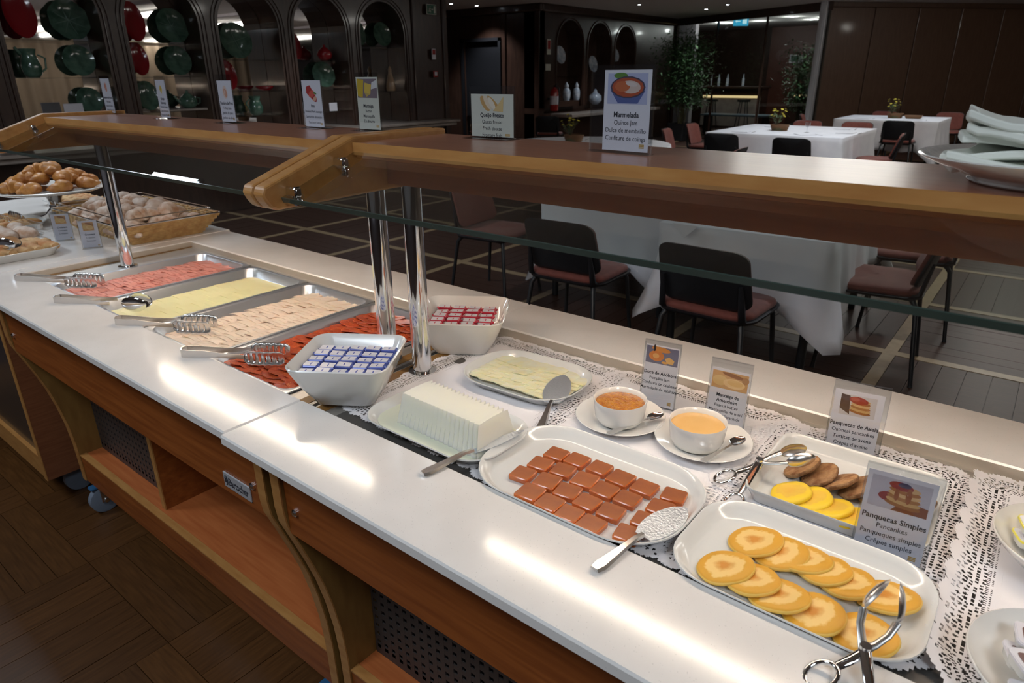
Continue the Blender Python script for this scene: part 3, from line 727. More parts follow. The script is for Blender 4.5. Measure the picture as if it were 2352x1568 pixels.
def packet_meshes(foil):
    mb = MB().box(-.0145,.0145,-.0105,.0105,0,.010,.002); mb.k = 1
    mb.box(-.0136,.0126,-.0093,.0093,.0098,.0104)
    body = mb.mesh('wrapper', [foil, M['foilw']], 0)
    mb = MB(); mb.box(-.0012,.0012,-.0050,.0050,.0104,.0106)
    prt = mb.mesh('print', [foil], 0)
    mb = MB().tube([(-.0190,.002,.006),(-.0155,0,.005),(.0155,0,.005),(.0190,-.002,.006)], [.0015,.004,.004,.0015], 5)
    tw = mb.mesh('twist', [foil], 0)
    return body, prt, tw
def packets(cx, cy, z, rot, nx, ny, dx, dy, foil, nm, label, group, seed, tilt=0):
    ms = packet_meshes(foil); q = random.Random(seed)
    for j in range(ny):
        for i in range(nx):
            lx, ly = (i-(nx-1)/2)*dx, (j-(ny-1)/2)*dy
            x = cx+lx*math.cos(rot)-ly*math.sin(rot); y = cy+lx*math.sin(rot)+ly*math.cos(rot)
            t = thing(nm, label, 'butter portion', (x+q.uniform(-.001,.001), y, z+q.uniform(0,.003)+ly*tilt), (q.uniform(-.06,.06), q.uniform(-.06,.06), rot+q.uniform(-.05,.05)), group)
            for n2, me in zip(('wrapper','print','twist'), ms): obj(n2, me, t)
packets(-1.003, .742, .950, rad(33), 5, 5, .0325, .0290, M['foilb'], 'butter_portion', 'small butter portion in blue and white foil, in its tidy row', 'blue butter portions in the square bowl', 4)
packets(-1.003, .742, .929, rad(33), 4, 4, .0318, .0275, M['foilb'], 'butter_portion', 'small butter portion in blue and white foil, in its tidy row', 'blue butter portions in the square bowl', 5)
packets(-1.010, 1.080, .944, rad(33), 4, 5, .037, .029, M['foilr'], 'butter_portion', 'small butter portion in red and white foil, in its tidy row', 'red butter portions in the square bowl', 6)
packets(-1.010, 1.080, .922, rad(33), 3, 4, .036, .028, M['foilr'], 'butter_portion', 'small butter portion in red and white foil, in its tidy row', 'red butter portions in the square bowl', 7)

# ============================================================ PAPER LACE DOILIES
def lace(u, e, pitch):
    """True where paper is; u along the edge, e inward distance from the nominal edge (m)"""
    uc = ((u/pitch) % 1 - .5)*pitch
    edge = .0035 + .0065*(abs(uc)/(pitch/2))**2 + .0012*math.cos(u/pitch*2*PI*6)
    if e < edge: return False
    if e > .062: return True
    r = math.hypot(uc, e-.040); a = math.atan2(uc, .040-e)
    if r < pitch*.50 and e < .050:
        for r0, r1, na, fr in ((.0045,.0085,6,.5),(.0105,.0155,10,.52),(.0180,.0225,14,.5),(.0248,.0272,20,.55),(.0305,.0335,26,.5)):
            if r0 < r < r1:
                ph = (a*na/(2*PI)*1.0) % 1
                if abs(ph-.5) < fr/2: return False
        return True
    # fillers between the fans and a picot line on the inside
    v = ((u/pitch+.5) % 1 - .5)*pitch; r2 = math.hypot(v, e-.018)
    if .003 < r2 < .006 and int((math.atan2(v, e-.018)/PI+1)*3.5) % 2: return False
    if r2 < .0015: return False
    if .050 < e < .0535 and (u/.0042) % 1 < .45: return False
    if .0555 < e < .0575 and (u/.0042+.5) % 1 < .4: return False
    return True
def doily(x0, x1, y0, y1, z, label, lift=None, cell=.0019, rot=0):
    w, d = x1-x0, y1-y0; nx, ny = int(w/cell), int(d/cell); cw, cd = w/nx, d/ny
    B = .064; pitch = .0455
    t = thing('paper_doily', label, 'doily', ((x0+x1)/2, (y0+y1)/2, z), rot)
    def Z(x, y):
        zz = .0006*math.sin(x*60+y*23) + .0005*math.sin(y*71)
        if lift: zz += lift(x, y)
        return zz
    vid = {}; vs = []; fs = []
    def vi(i, j):
        k = (i, j)
        if k not in vid:
            x, y = -w/2+i*cw, -d/2+j*cd; vid[k] = len(vs); vs.append((x, y, Z(x, y)))
        return vid[k]
    bi, bj = int(B/cw)+1, int(B/cd)+1
    for i in range(nx):
        x = (i+.5)*cw
        for j in range(ny):
            if bi <= i < nx-bi and bj <= j < ny-bj: continue
            y = (j+.5)*cd
            ex, ey = min(x, w-x), min(y, d-y)
            if ex < B and ey < B:          # corner: fan round the corner centre
                dx, dy = B-ex, B-ey; rr = math.hypot(dx, dy); e = B-rr; u = math.atan2(dx, dy)*B*.93
            elif ex < ey: e = ex; u = y
            else: e = ey; u = x
            if e <= 0 or not lace(u, e, pitch): continue
            fs.append((vi(i,j), vi(i+1,j), vi(i+1,j+1), vi(i,j+1)))
    # plain middle, coarse
    m = 10
    for a in range(m):
        for b in range(m):
            i0 = bi+(nx-2*bi)*a//m; i1 = bi+(nx-2*bi)*(a+1)//m; j0 = bj+(ny-2*bj)*b//m; j1 = bj+(ny-2*bj)*(b+1)//m
            fs.append((vi(i0,j0), vi(i1,j0), vi(i1,j1), vi(i0,j1)))
    mb = MB(); mb.v = vs; mb.f = fs; mb.mi = [0]*len(fs)
    part('lace_sheet', mb, M['doily'], t, 60); return t
ZD = .8800
doily(-1.010, -.600, .682, 1.188, ZD, 'paper lace doily under the fresh cheese platter, leftmost, its corner by the red butter bowl', rot=rad(-2))
doily(-.665, -.235, .665, 1.190, ZD+.0016, 'paper lace doily under the quince paste platter and the two cups')
doily(-.330, .025, .662, 1.172, ZD+.0032, 'paper lace doily under the pancake platters, beside the raised doily fold', lift=lambda x, y: .006*max(0,(x-.12))*10*0)
doily(-.005, .405, .662, 1.185, ZD+.0050, 'rightmost paper lace doily, its left edge curled up under the jam bowls', lift=lambda x, y: .022*max(0, 1-(x+.205)/.05)**2 if x < -.155 else 0)

# ============================================================ PLATTERS AND THEIR FOOD
def platter(label, x0, x1, y0, y1, z, h, r, m='melamine', cat='platter', name='platter', rot=0, lip=.012, wall=.012):
    w, d = x1-x0, y1-y0; t = thing(name, label, cat, ((x0+x1)/2,(y0+y1)/2,z), rot)
    i = wall*2
    rs = [rr3(w-i*2.2,d-i*2.2,r*.6,0,8), rr3(w-i*1.9,d-i*1.9,r*.65,.001,8), rr3(w-lip*.6,d-lip*.6,r,h-.004,8), rr3(w,d,r,h-.001,8), rr3(w-.001,d-.001,r,h+.0008,8), rr3(w-.005,d-.005,r,h+.0002,8), rr3(w-lip-.006,d-lip-.006,r*.92,h*.72,8),
          rr3(w-i*1.5,d-i*1.5,r*.75,h*.30,8), rr3(w-i*2.1,d-i*2.1,r*.6,.0045,8), rr3(w-i*3,d-i*3,r*.5,.004,8)]
    part('dish', MB().rings(rs), M[m], t, 60); return t
ZP = .8835
# pale sliced cheese
platter('oval white platter covered with pale yellow cheese slices', -.893, -.632, .905, 1.095, ZP-.001, .022, .075, rot=rad(3))
def pale_slices():
    def fn(seed):
        ph = seed*1.7
        return lambda u, v: ((u-.5)*.048, (v-.5)*.040*(1-.6*(u-.5)**2), .006*(1-v)+.0018*math.sin(PI*u)+.0009*math.sin(u*9+ph)*v)
    ms = [MB().grid(5,4,fn(k),.0022).mesh('slice', M['slc'], 60) for k in range(4)]
    q = random.Random(12)
    for j in range(9):
        for i in range(7):
            x = -.763 + (i-3)*.0295 + (j % 2)*.006; y = 1.060 - j*.0152
            if ((x+.763)/.100)**4 + ((y-1.004)/.062)**4 > 1.0: continue
            tag(obj('cheese_slice', ms[q.randrange(4)], None, loc=(x, y, ZP+.0085+q.uniform(0,.003)), rot=(.05, q.uniform(-.1,.1), q.uniform(-.15,.15)+.15)),
                'small thin pale cheese slice overlapping the others on the oval platter', 'cheese slice', 'pale cheese slices on the oval platter')
pale_slices()
# fresh cheese block with its whey
FB = platter('white platter with a fluted block of fresh cheese in whey', -.903, -.606, .664, .838, ZP, .021, .06)
part('whey', MB().prism(rrect(.262,.140,.045,6), .0078, .0092), M['whey'], FB, 0)
def cheese_block():
    t = thing('fresh_cheese_block', 'ridged loaf of white fresh cheese standing on its platter', 'cheese', (-.733,.7515,ZP+.0093), rad(-2))
    n = 18; L = .198; rs = []
    def sec(x, k, tooth):
        wb, wt, h = .049-tooth*.0028, .036-tooth*.0120, .056-tooth*.0060
        top = h
        return [(x*1.0,-wb,0),(x*.965,-(wb+wt)/2,h*.5),(x*.935,-wt,top),(x*.935,-wt*.5,top+.0015),(x*.935,0,top+.002),(x*.935,wt*.5,top+.0015),(x*.935,wt,top),(x*.965,(wb+wt)/2,h*.5),(x*1.0,wb,0)]
    for k in range(2*n+1):
        rs.append(sec(-L/2+L*k/(2*n), k, k % 2))
    part('cheese_loaf', MB().rings(rs), M['queijo'], t, 20)
cheese_block()
ORD = ['leftmost','second from the left','third from the left','fourth from the left','fifth from the left','sixth from the left','rightmost']
def nth(k, n): return ORD[k] if k < n-1 or k == 0 else 'rightmost'
# quince paste
platter('large white platter of quince paste squares', -.627, -.287, .640, .866, ZP+.0012, .021, .085)
def quince():
    pts = [(-.537,.770),(-.500,.793),(-.459,.795),(-.418,.790),(-.377,.790),(-.333,.798),(-.540,.731),(-.501,.754),(-.459,.752),(-.421,.748),(-.383,.749),(-.335,.759),
           (-.543,.690),(-.503,.714),(-.463,.711),(-.425,.706),(-.386,.707),(-.338,.719),(-.506,.675),(-.467,.671),(-.430,.667),(-.393,.666),(-.343,.679)]
    pts[0] = (-.537,.788); pts[6] = (-.540,.748); pts[12] = (-.545,.708)
    q = random.Random(4); ms = []
    for k in range(5):
        a = q.uniform(0.0172,.0186)
        def ring(i, z, jx): return [(x*(1+.0), y, z) for x, y in rrect(2*(a-i), 2*(a-i)*jx, .003, 2)]
        jx = q.uniform(.94,1.04)
        mb = MB().rings([ring(.001,0,jx), ring(0,.002,jx), ring(0,.0078,jx), ring(.0012,.0092,jx)]); mb.mi = [0]*len(mb.f); mb.mi[-1] = 1
        ms.append(mb.mesh('square', [M['quince'], M['quince_top']], 30))
    for k, (x, y) in enumerate(pts):
        x -= .004; y += .002
        tag(obj('quince_square', ms[k % 5], None, loc=(x, y, ZP+.0056), rot=(0,0,q.uniform(-.10,.10)+rad(4))), 'brown-orange quince paste square, ' + ('back','second','third','front')[0 if k < 6 else 1 if k < 12 else 2 if k < 18 else 3] + ' row, ' + nth(k % 6, 6 if k < 18 else 5), 'quince paste', 'quince paste squares on the large platter')
quince()
# pancakes
def pancake_mesh(r, th, seed, mats, dome=.0):
    q = random.Random(seed); n = 30; p1, p2 = q.random()*6, q.random()*6
    def R2(j, rr): 
        a = 2*PI*j/n; return rr*(1+.035*math.cos(2*a+p1)+.015*math.cos(3*a+p2))
    prof = [(.001,0),(.86,0),(.97,.22),(1,.5),(.965,.80),(.88,.97),(.60,1.03),(.25,1.0),(.001,1.0)]
    rs = [[(R2(j,pr*r)*math.cos(2*PI*j/n), R2(j,pr*r)*math.sin(2*PI*j/n), z*th+.0006*math.sin(j*.9+p1)*pr) for j in range(n)] for pr, z in prof]
    mb = MB().rings(rs); mb.mi = [1 if (f // n) < 4 else 0 for f in range(len(mb.f)-2)] + [1, 0]
    return mb.mesh('pancake', mats, 60)
platter('long white platter of plain round pancakes', -.285, .004, .640, .838, ZP+.0022, .021, .062)
pm_ = [pancake_mesh(.0350, .0078, k, [M['pancake'], M['pancake_side']]) for k in range(5)]
def shingle(pts, ms, nm, label, cat, group, z, tilt, jit, order=1):
    q = random.Random(len(pts)+7)
    for k, (x, y) in enumerate(pts):
        tag(obj(nm, ms[k % len(ms)], None, loc=(x, y, z), rot=(q.uniform(-.03,.03), -tilt, q.uniform(-jit,jit))), label + ', ' + nth(k, len(pts)), cat, group)
shingle([(-.203,.766),(-.170,.763),(-.143,.768),(-.117,.764),(-.088,.758),(-.045,.760)], pm_, 'pancake', 'plain golden pancake in the back row of the long platter', 'pancake', 'plain pancakes, back row', ZP+.0118, .20, .6)
shingle([(-.2145,.693),(-.181,.692),(-.146,.684),(-.105,.681),(-.052,.682)], pm_, 'pancake', 'plain golden pancake in the front row of the long platter', 'pancake', 'plain pancakes, front row', ZP+.0118, .20, .6)
# oat and yellow pancakes
platter('rectangular white tray of yellow and oat pancakes', -.262, -.022, .862, 1.072, ZP+.0022, .025, .022, wall=.006, lip=.006)
py_ = [pancake_mesh(.0300, .0090, k+9, [M['pancake_y'], M['yel']]) for k in range(3)]
po_ = [pancake_mesh(.0285, .0090, k+20, [M['oat'], M['oat_rim']]) for k in range(3)]
shingle([(-.200,.905),(-.172,.907),(-.143,.900),(-.115,.895),(-.087,.897),(-.058,.900)], py_, 'yellow_pancake', 'bright yellow thick pancake in the front row of the tray', 'pancake', 'yellow pancakes on the tray', ZP+.0135, .26, .4)
shingle([(-.206,.978),(-.178,.972),(-.150,.968),(-.124,.972),(-.100,.976),(-.076,.978),(-.050,.966)], po_, 'oat_pancake', 'rough brown oat pancake in the back row of the tray', 'pancake', 'oat pancakes on the tray', ZP+.0190, .60, .4)
# cups and saucers
def cup_set(sx, sy, cx, cy, label_s, label_c, fill, tt, spoon, label_sp, label_f):
    t = thing('saucer', label_s, 'saucer', (sx,sy,ZP+.001), 0)
    part('saucer_dish', MB().lathe([(.001,0),(.040,0),(.043,.001),(.068,.0085),(.080,.0125),(.0815,.0135),(.0805,.0145),(.066,.0105),(.045,.0045),(.001,.0045)], 48), M['porcelain'], t, 60)
    c = thing('sauce_cup', label_c, 'cup', (cx,cy,ZP+.0065), 0)
    part('cup_body', MB().lathe([(.001,0),(.030,0),(.032,.002),(.040,.006),(.0445,.016),(.0462,.032),(.0475,.0465),(.0471,.0478),(.0455,.047),(.0440,.034),(.042,.018),(.037,.010),(.001,.008)], 48), M['porcelain'], c, 60)
    f = part('filling', MB().lathe([(.001,.034),(.041,.034),(.0442,.0385),(.041,.0392),(.030,.0396),(.001,.0398)], 40), fill, c, 60)
    f['label'] = label_f
    (ax, ay), (bx_, by_) = spoon; z = ZP+.0165
    A, B = V(ax,ay,z+.000), V(bx_,by_,z+.0085); D = (B-A); L = D.length
    sp = thing('teaspoon', label_sp, 'spoon', A, (0, -math.asin(D.z/L), math.atan2(D.y,D.x)))
    hl = L-.030
    mb = MB().rings([[(x,-w,0),(x,w,0),(x,w,.0012),(x,-w,.0012)] for x, w in ((0,.0055),(.012,.0058),(hl*.6,.0025),(hl+.004,.002))]); part('handle', mb, M['worn_steel'], sp, 0)
    n = 20; rs = []
    for r, dz in ((.02,-.004),(.5,-.0035),(.85,-.0015),(1,.0008),(.98,.0014),(.83,-.0005),(.5,-.0022),(.02,-.003)):
        rs.append([(L-.014+.017*r*math.cos(2*PI*j/n), .0110*r*math.sin(2*PI*j/n)*(1-.12*math.cos(2*PI*j/n)), dz+.001) for j in range(n)])
    part('bowl_of_spoon', MB().rings(rs), M['chrome'], sp, 60)
cup_set(-.527,.972, -.521,.958, 'white saucer under the cup of pumpkin jam', 'white cup of orange pumpkin jam', M['jamp'], None, ((-.505,.892),(-.458,.998)), 'teaspoon on the saucer of the pumpkin jam', 'grainy orange pumpkin jam')
cup_set(-.373,.985, -.377,.966, 'white saucer under the cup of peanut butter', 'white cup of smooth peanut butter', M['peanut'], None, ((-.340,.908),(-.312,1.003)), 'teaspoon on the saucer of the peanut butter', 'smooth tan peanut butter')

# ============================================================ CUTLERY
def server(label, a, b, za, zb, wid, hl=.5, mt='worn_steel', plate='blade', name='cake_server', cat='cake server'):
    A, B = V(a[0],a[1],za), V(b[0],b[1],zb); D = B-A; L = D.length
    t = thing(name, label, cat, A, (0,-math.asin(D.z/L), math.atan2(D.y,D.x)))
    h = L*hl
    part('handle', MB().rings([[(x,-w,z-.0016),(x,w,z-.0016),(x,w*.7,z+.0026),(x,-w*.7,z+.0026)] for x, w, z in ((0,.007,.001),(.012,.0095,.001),(h*.45,.0065,.003),(h*.8,.0042,.006),(h,.0038,.004))]), M[mt], t, 50)
    mb = MB(); n = 9; up = []; dn = []
    for k in range(n):
        u = k/(n-1); w = wid*(math.sin(PI*(.16+.84*u*.93))**.75) if u > 0 else wid*.55
        if k == n-1: w = wid*.12
        x = h + (L-h)*u; up.append((x,w)); dn.append((x,-w))
    poly = up + dn[::-1]
    mb.prism(poly, 0, .0013); part('blade', mb, M[plate], t, 0); return t
server('steel cake server with engraved blade lying on the pale cheese slices', (-.612,.838), (-.692,1.030), .893, .9085, .026, .47)
server('steel cake server leaning on the edge of the quince platter', (-.340,.583), (-.306,.772), .9045, .9035, .023, .50)
server('slim steel knife resting across the rim of the fresh cheese platter', (-.664,.604), (-.618,.800), .9035, .9085, .0105, .48, name='cheese_knife', cat='knife')
def scissor_tongs(label, rings_, pivot, tips, zr, zp, zt, rr, gap=.010, tiltn=0):
    t = thing('scissor_tongs', label, 'tongs', (pivot[0],pivot[1],zp), 0); p = V(pivot[0],pivot[1],zp)
    for k in range(2):
        r = V(rings_[k][0], rings_[k][1], zr[k])-p; tp = V(tips[k][0], tips[k][1], zt[k])-p; lift = V(0,0,.0022*(1 if k else -1))
        n = 20; dirr = r.normalized(); sd = dirr.cross(V(0,0,1)).normalized()
        ring = [r + dirr*rr*math.cos(2*PI*j/n) + sd*rr*.78*math.sin(2*PI*j/n) for j in range(n)]
        part('finger_ring', MB().tube(ring, .0028, 8, closed=True), M['chrome'], t, 60)
        part('arm', MB().tube([r-dirr*rr, r*.62, r*.30+lift, lift], [.0034,.0052,.0058,.0062], 8, fl=.55), M['chrome'], t, 60)
        td = tp.normalized(); L = tp.length; ts = td.cross(V(0,0,1)).normalized(); s = 1 if k else -1; upn = ts.cross(td); wv = .0115
        # the jaw: a slim arm bowed outwards, ending in a long hollow spoon
        part('jaw_arm', MB().tube([lift, td*L*.12+ts*s*gap*.45, td*L*.30+ts*s*gap*.95, td*L*.50+ts*s*gap*1.10], [.0060,.0046,.0040,.0046], 8, fl=.6), M['worn_steel'], t, 60)
        m = 20; rs = []; a = L*.27
        for u, q2 in ((.03,.0062),(.55,.0048),(.88,.0016),(1.0,-.0008),(.93,-.0006),(.82,.0010),(.5,.0036),(.03,.0048)):
            ring2 = []
            for jj in range(m):
                cu, su = math.cos(2*PI*jj/m), math.sin(2*PI*jj/m); al = .74+.27*u*cu      # along the jaw, closing at the tip
                ring2.append(tuple(td*L*al + ts*s*(gap*(1.10-1.0*max(0,al-.55)/.45) + q2) + upn*(wv*u*su)))
            rs.append(ring2)
        part('jaw_spoon', MB().rings(rs), M['worn_steel'], t, 60)
    part('pivot', MB().tube([(0,0,-.007),(0,0,.007)], .0058, 14), M['chrome'], t, 60)
    return t
scissor_tongs('steel scissor tongs lying from the doily onto the oat pancake tray', [(-.296,.890),(-.262,.842)], (-.258,.925), [(-.205,.968),(-.188,.955)], (.8985,.8935), .921, (.946,.942), .0165, .007)
scissor_tongs('steel scissor tongs propped on the front of the plain pancake platter', [(-.074,.592),(-.022,.575)], (-.045,.630), [(-.042,.700),(-.034,.702)], (.9045,.9045), .925, (.968,.968), .0175, .013)

# ============================================================ BOWLS AT THE RIGHT EDGE
def round_bowl(label, x, y, r, name='round_bowl', h=.042, z=None):
    t = thing(name, label, 'bowl', (x,y,z or ZP+.004), 0)
    part('bowl_body', MB().lathe([(.001,0),(r*.5,0),(r*.53,.002),(r*.75,h*.35),(r*.93,h*.75),(r,h*.97),(r*1.0,h),(r*.985,h+.001),(r*.96,h*.95),(r*.88,h*.72),(r*.68,h*.32),(r*.45,.005),(.001,.004)], 48), M['porcelain'], t, 60)
round_bowl('white bowl with yellow-lidded portions at the right edge', .127, .962, .092)
round_bowl('white bowl with brown jam portions in the lower right corner', .125, .715, .092)
def jam_portion(name, label, group, pts, body, rim, top):
    mb = MB().rings([rr3(.030,.024,.005,0,3), rr3(.036,.030,.006,.010,3), rr3(.038,.032,.006,.0105,3)]); b = mb.mesh('tub', body, 40)
    r = MB().rings([rr3(.0385,.0325,.006,.0095,3), rr3(.0385,.0325,.006,.0120,3)]).mesh('lid_rim', rim, 0)
    l = MB().rings([rr3(.036,.030,.006,.0119,3), rr3(.036,.030,.006,.0127,3)]).mesh('lid', M['foilw'], 0)
    w = MB().rings([rr3(.026,.020,.004,.0126,3), rr3(.026,.020,.004,.0131,3)]).mesh('window', top, 0)
    for x, y, z, rx, ry, rz in pts:
        t = thing(name, label, 'jam portion', (x,y,z), (rx,ry,rz), group)
        obj('tub', b, t); obj('lid_rim', r, t); obj('lid', l, t); obj('window', w, t)
zz = ZP+.010
jam_portion('yogurt_portion', 'small white portion tub with a yellow rimmed lid, stacked in its bowl', 'yellow-lidded portions in the edge bowl', [(.078,.965,zz+.012,0,.15,.4),(.082,1.000,zz+.013,0,.15,.2),(.080,.970,zz+.030,0,.1,.3),(.100,.945,zz+.010,0,.1,.4),(.135,.985,zz+.008,.1,0,.2),(.104,.958,zz+.026,.1,.15,.5),(.145,.935,zz+.008,0,0,.9),(.150,.965,zz+.024,0,.1,.1),(.120,.990,zz+.026,.1,0,.6)], M['melamine'], M['yogy'], M['foilw'])
jam_portion('jam_portion', 'small clear portion tub of brown jam, stacked in its bowl', 'brown jam portions in the corner bowl', [(.083,.728,zz+.014,.1,.25,.4),(.086,.700,zz+.032,.15,.25,.7),(.098,.755,zz+.014,-.1,.2,.1),(.088,.742,zz+.030,.1,.2,.2),(.093,.680,zz+.010,.1,.2,.5),(.110,.735,zz+.012,-.2,.1,.3),(.135,.700,zz+.008,0,.1,.7),(.100,.705,zz+.030,.2,.25,.5),(.118,.742,zz+.032,-.1,.2,.2),(.140,.690,zz+.028,0,.2,.9),(.150,.730,zz+.030,.1,0,.3)], M['melamine'], M['foilw'], M['jamdark'])

# ============================================================ SIGNS
def pic_poly(mb, pts, k, z): mb.k = k; mb.prism(pts, z, z+.00006, 'y')
def ell(cx, cz, a, b, n=14, t0=0, rot=0):
    return [(cx+a*math.cos(t0+2*PI*j/n)*math.cos(rot)-b*math.sin(t0+2*PI*j/n)*math.sin(rot), cz+a*math.cos(t0+2*PI*j/n)*math.sin(rot)+b*math.sin(t0+2*PI*j/n)*math.cos(rot)) for j in range(n)]
PC = {}
def pm(c):
    if c not in PC: PC[c] = mat('print_ink_%d' % len(PC), c, rough=.55)
    return PC[c]
def sign(label, x, y, z, w, h, rotz, tilt, lines, pic=None, pw=.9, ph=.36, ptop=.06, warm=False, extra=(0,.004), foot=.045, tsize=.0115, group=None, emb=True, ty=.47, dt=.115, hold_left=0):
    t = thing('menu_sign', label, 'sign', (x,y,z), (tilt,0,rotz))
    W2 = w/2
    # folded acrylic holder: back sheet, front sheet, foot
    hx0, hx1 = -W2-.003-hold_left, W2+.003+extra[0]
    part('holder', MB().box(hx0, hx1, -.0022, -.0010, .002, h+.004+extra[1]).box(hx0, hx1, .0010, .0022, .002, h+.004+extra[1]).box(hx0, hx1, -.0022, .0022, h+.004+extra[1], h+.0052+extra[1])
         .box(hx0, hx0+.0010, -.0022, .0022, .002, h+.004).box(hx1-.001, hx1, -.0022, .0022, .002, h+.004), M['acrylic'], t, 0)
    part('foot', MB().box(hx0, hx1, -foot*.5, foot*.5, 0, .0018), M['acrylic'], t, 0)
    part('card', MB().box(-W2, W2, -.0004, .0004, .0035, h), M['paper_warm' if warm else 'paper'], t, 0)
    fy = -.00048
    if pic:
        mb = MB(); mats = []
        for shp, col in pic:
            mats.append(pm(col)); k = len(mats)-1; mb.k = k
            pts = [(px*w*pw/2, h*(1-ptop-ph/2)+pz*h*ph/2) for px, pz in shp]
            mb.prism(pts, fy-.00003*(k+1)-.00002, fy-.00003*k, 'y')
        part('photo_print', mb, mats, t, 0)
    for i, (tx, b, s) in enumerate(lines):
        obj('lettering', textmesh(tx, b), t, loc=(0, fy-.0001, h*(ty-dt*i)), rot=(PI/2,0,0), scale=(tsize*s*.93, tsize*s, 1))
    if emb:
        e = MB()
        for a in range(3): e.box(W2*.62, W2*.84, fy-.0001, fy, h*.075+a*h*.018, h*.075+a*h*.018+h*.013)
        part('emblem', e, M['gold'], t, 0)
    return t
SQ = [(-1,-1),(1,-1),(1,1),(-1,1)]
def E(cx, cz, a, b, rot=0, n=14): return ell(cx, cz, a, b, n, 0, rot)
p_ham = [(E(0,0,.42,.8),(.75,.42,.34)),(E(-.1,.1,.28,.5),(.62,.25,.18)),(E(.12,-.3,.2,.4,.5),(.70,.33,.24))]
p_chs = [(E(0,0,.5,.85,0,4),(.72,.52,.12)),(E(-.1,.2,.25,.5,0,5),(.62,.42,.06)),(E(.2,-.2,.2,.4,0,4),(.80,.62,.2))]
p_tky = [(E(0,0,.52,.85),(.76,.58,.50)),(E(.1,-.1,.36,.6,.4),(.66,.34,.24)),(E(-.05,0,.15,.25),(.78,.55,.45))]
p_paio = [([(-.75,.75),(-.2,.95),(.65,-.5),(.6,-.95),(.3,-.95),(-.75,.05)],(.42,.03,.03)),(E(-.02,-.05,.34,.5,-.8),(.62,.10,.07)),(E(.38,-.6,.2,.35,-.5),(.70,.38,.26)),(E(.45,.05,.25,.12,-.4),(.14,.26,.07))]
p_but = [(SQ,(.20,.15,.17)),([(-1,-.8),(-.5,-1),(-.3,.9),(-1,1)],(.55,.38,.03)),([(-.3,-.4),(.3,-.6),(.45,.4),(-.2,.6)],(.66,.46,.08)),([(.4,-.1),(1,.1),(1,.9),(.5,.6)],(.62,.60,.60)),([(-.3,-.4),(-.1,-.9),(.3,-.6)],(.50,.36,.10))]
p_que = [(E(-.55,0,.3,1.0,.3),(.55,.33,.12)),(E(-.35,.1,.22,.9,.3),(.72,.60,.45)),(E(.15,.1,.2,1.0,.5),(.55,.32,.10)),(E(.0,0,.2,.8,.3),(.76,.68,.55)),([(.1,-.9),(.9,-1),(.95,.9),(.6,.1)],(.66,.48,.22))]
p_mar = [(SQ,(.42,.44,.62)),(E(-.35,.85,.35,.2),(.10,.22,.03)),([(-.85,-.1),(.9,-.1),(.55,-.95),(-.45,-.95)],(.08,.11,.30)),(E(.02,.1,.88,.72),(.06,.04,.07)),(E(.02,.1,.80,.63),(.42,.07,.02)),(E(.15,.12,.52,.42,-.2),(.62,.48,.42)),(E(-.25,.15,.38,.35),(.52,.13,.04)),(E(.2,.3,.3,.14,-.3),(.66,.56,.52))]
p_pmp = [(SQ,(.16,.15,.22)),(E(-.35,-.1,.48,.62),(.62,.20,.03)),(E(-.38,-.1,.2,.3),(.70,.36,.10)),(E(-.1,.7,.6,.3,-.2),(.60,.24,.05)),(E(.5,-.45,.3,.45,.3,5),(.74,.42,.12)),(E(.2,-.75,.2,.15),(.72,.34,.05)),(E(-.5,.8,.08,.4),(.05,.03,.02))]
p_pnt = [(SQ,(.62,.35,.14)),(E(-.55,-.1,.42,.6),(.70,.47,.20)),(E(.25,-.25,.62,.55,-.2),(.80,.56,.28)),(E(.3,-.15,.45,.35,-.2),(.74,.48,.20)),(E(.2,.65,.7,.22,-.3),(.30,.12,.04)),(E(.85,.35,.2,.4),(.45,.22,.08))]
def stack(base, syr): return base + [(E(.15,-.55+.22*k,.62-.02*k,.2,-.15),c) for k, c in enumerate([(.36,.13,.03),(.60,.36,.14),(.42,.17,.05),(.66,.42,.20),(.40,.15,.04),(.62,.38,.17)])] + syr
p_ave = stack([(SQ,(.62,.56,.55)),([(-1,1),(-1,-.4),(-.4,-.9),(-.5,.9)],(.10,.05,.04))], [(E(.0,.55,.55,.35,-.2),(.38,.04,.02)),(E(-.2,.65,.25,.2),(.5,.10,.05))])
p_sim = stack([(SQ,(.52,.48,.54)),([(-.2,-1),(1,-1),(1,-.4),(.2,-.2)],(.25,.07,.03)),(E(-.35,-.2,.35,.3),(.30,.03,.03))], [(E(.0,.62,.42,.26,-.2),(.32,.03,.03)),(E(.1,.72,.22,.16),(.08,.06,.12)),(E(.3,.1,.1,.5),(.34,.10,.03)),(E(-.1,.05,.08,.4),(.34,.10,.03))])
SZ = 1.3645
hdr = lambda *a: [(a[0],True,1.12)] + [(q,False,1) for q in a[1:]]
sign('narrow ham sign at the far left end of the left shelf', -2.483, 1.000, SZ, .072, .108, rad(-2), 0, hdr('Fiambre de Porco','Pork ham','Jamón de cerdo','Jambon de porc'), p_ham, .62, .34, .07, tsize=.0088, foot=.05, ty=.46)
sign('yellow cheese sign, second from the left on the left shelf', -2.030, .962, SZ, .060, .104, rad(-3), 0, [('Queijo',True,1.1),('Flamengo',True,1.1),('Flemish cheese',False,.95),('Queso flamenco',False,.95),('Fromage flamand',False,.95)], p_chs, .62, .28, .10, tsize=.0085, foot=.05, extra=(0,.006), ty=.52, dt=.105)
sign('turkey ham sign, third from the left on the left shelf', -1.693, .962, SZ, .068, .102, rad(-1), 0, hdr('Fiambre de Perú','Turkey ham','Jamón de pavo','Jambon de dinde'), p_tky, .62, .36, .09, tsize=.0088, foot=.05, extra=(0,.010), ty=.47)
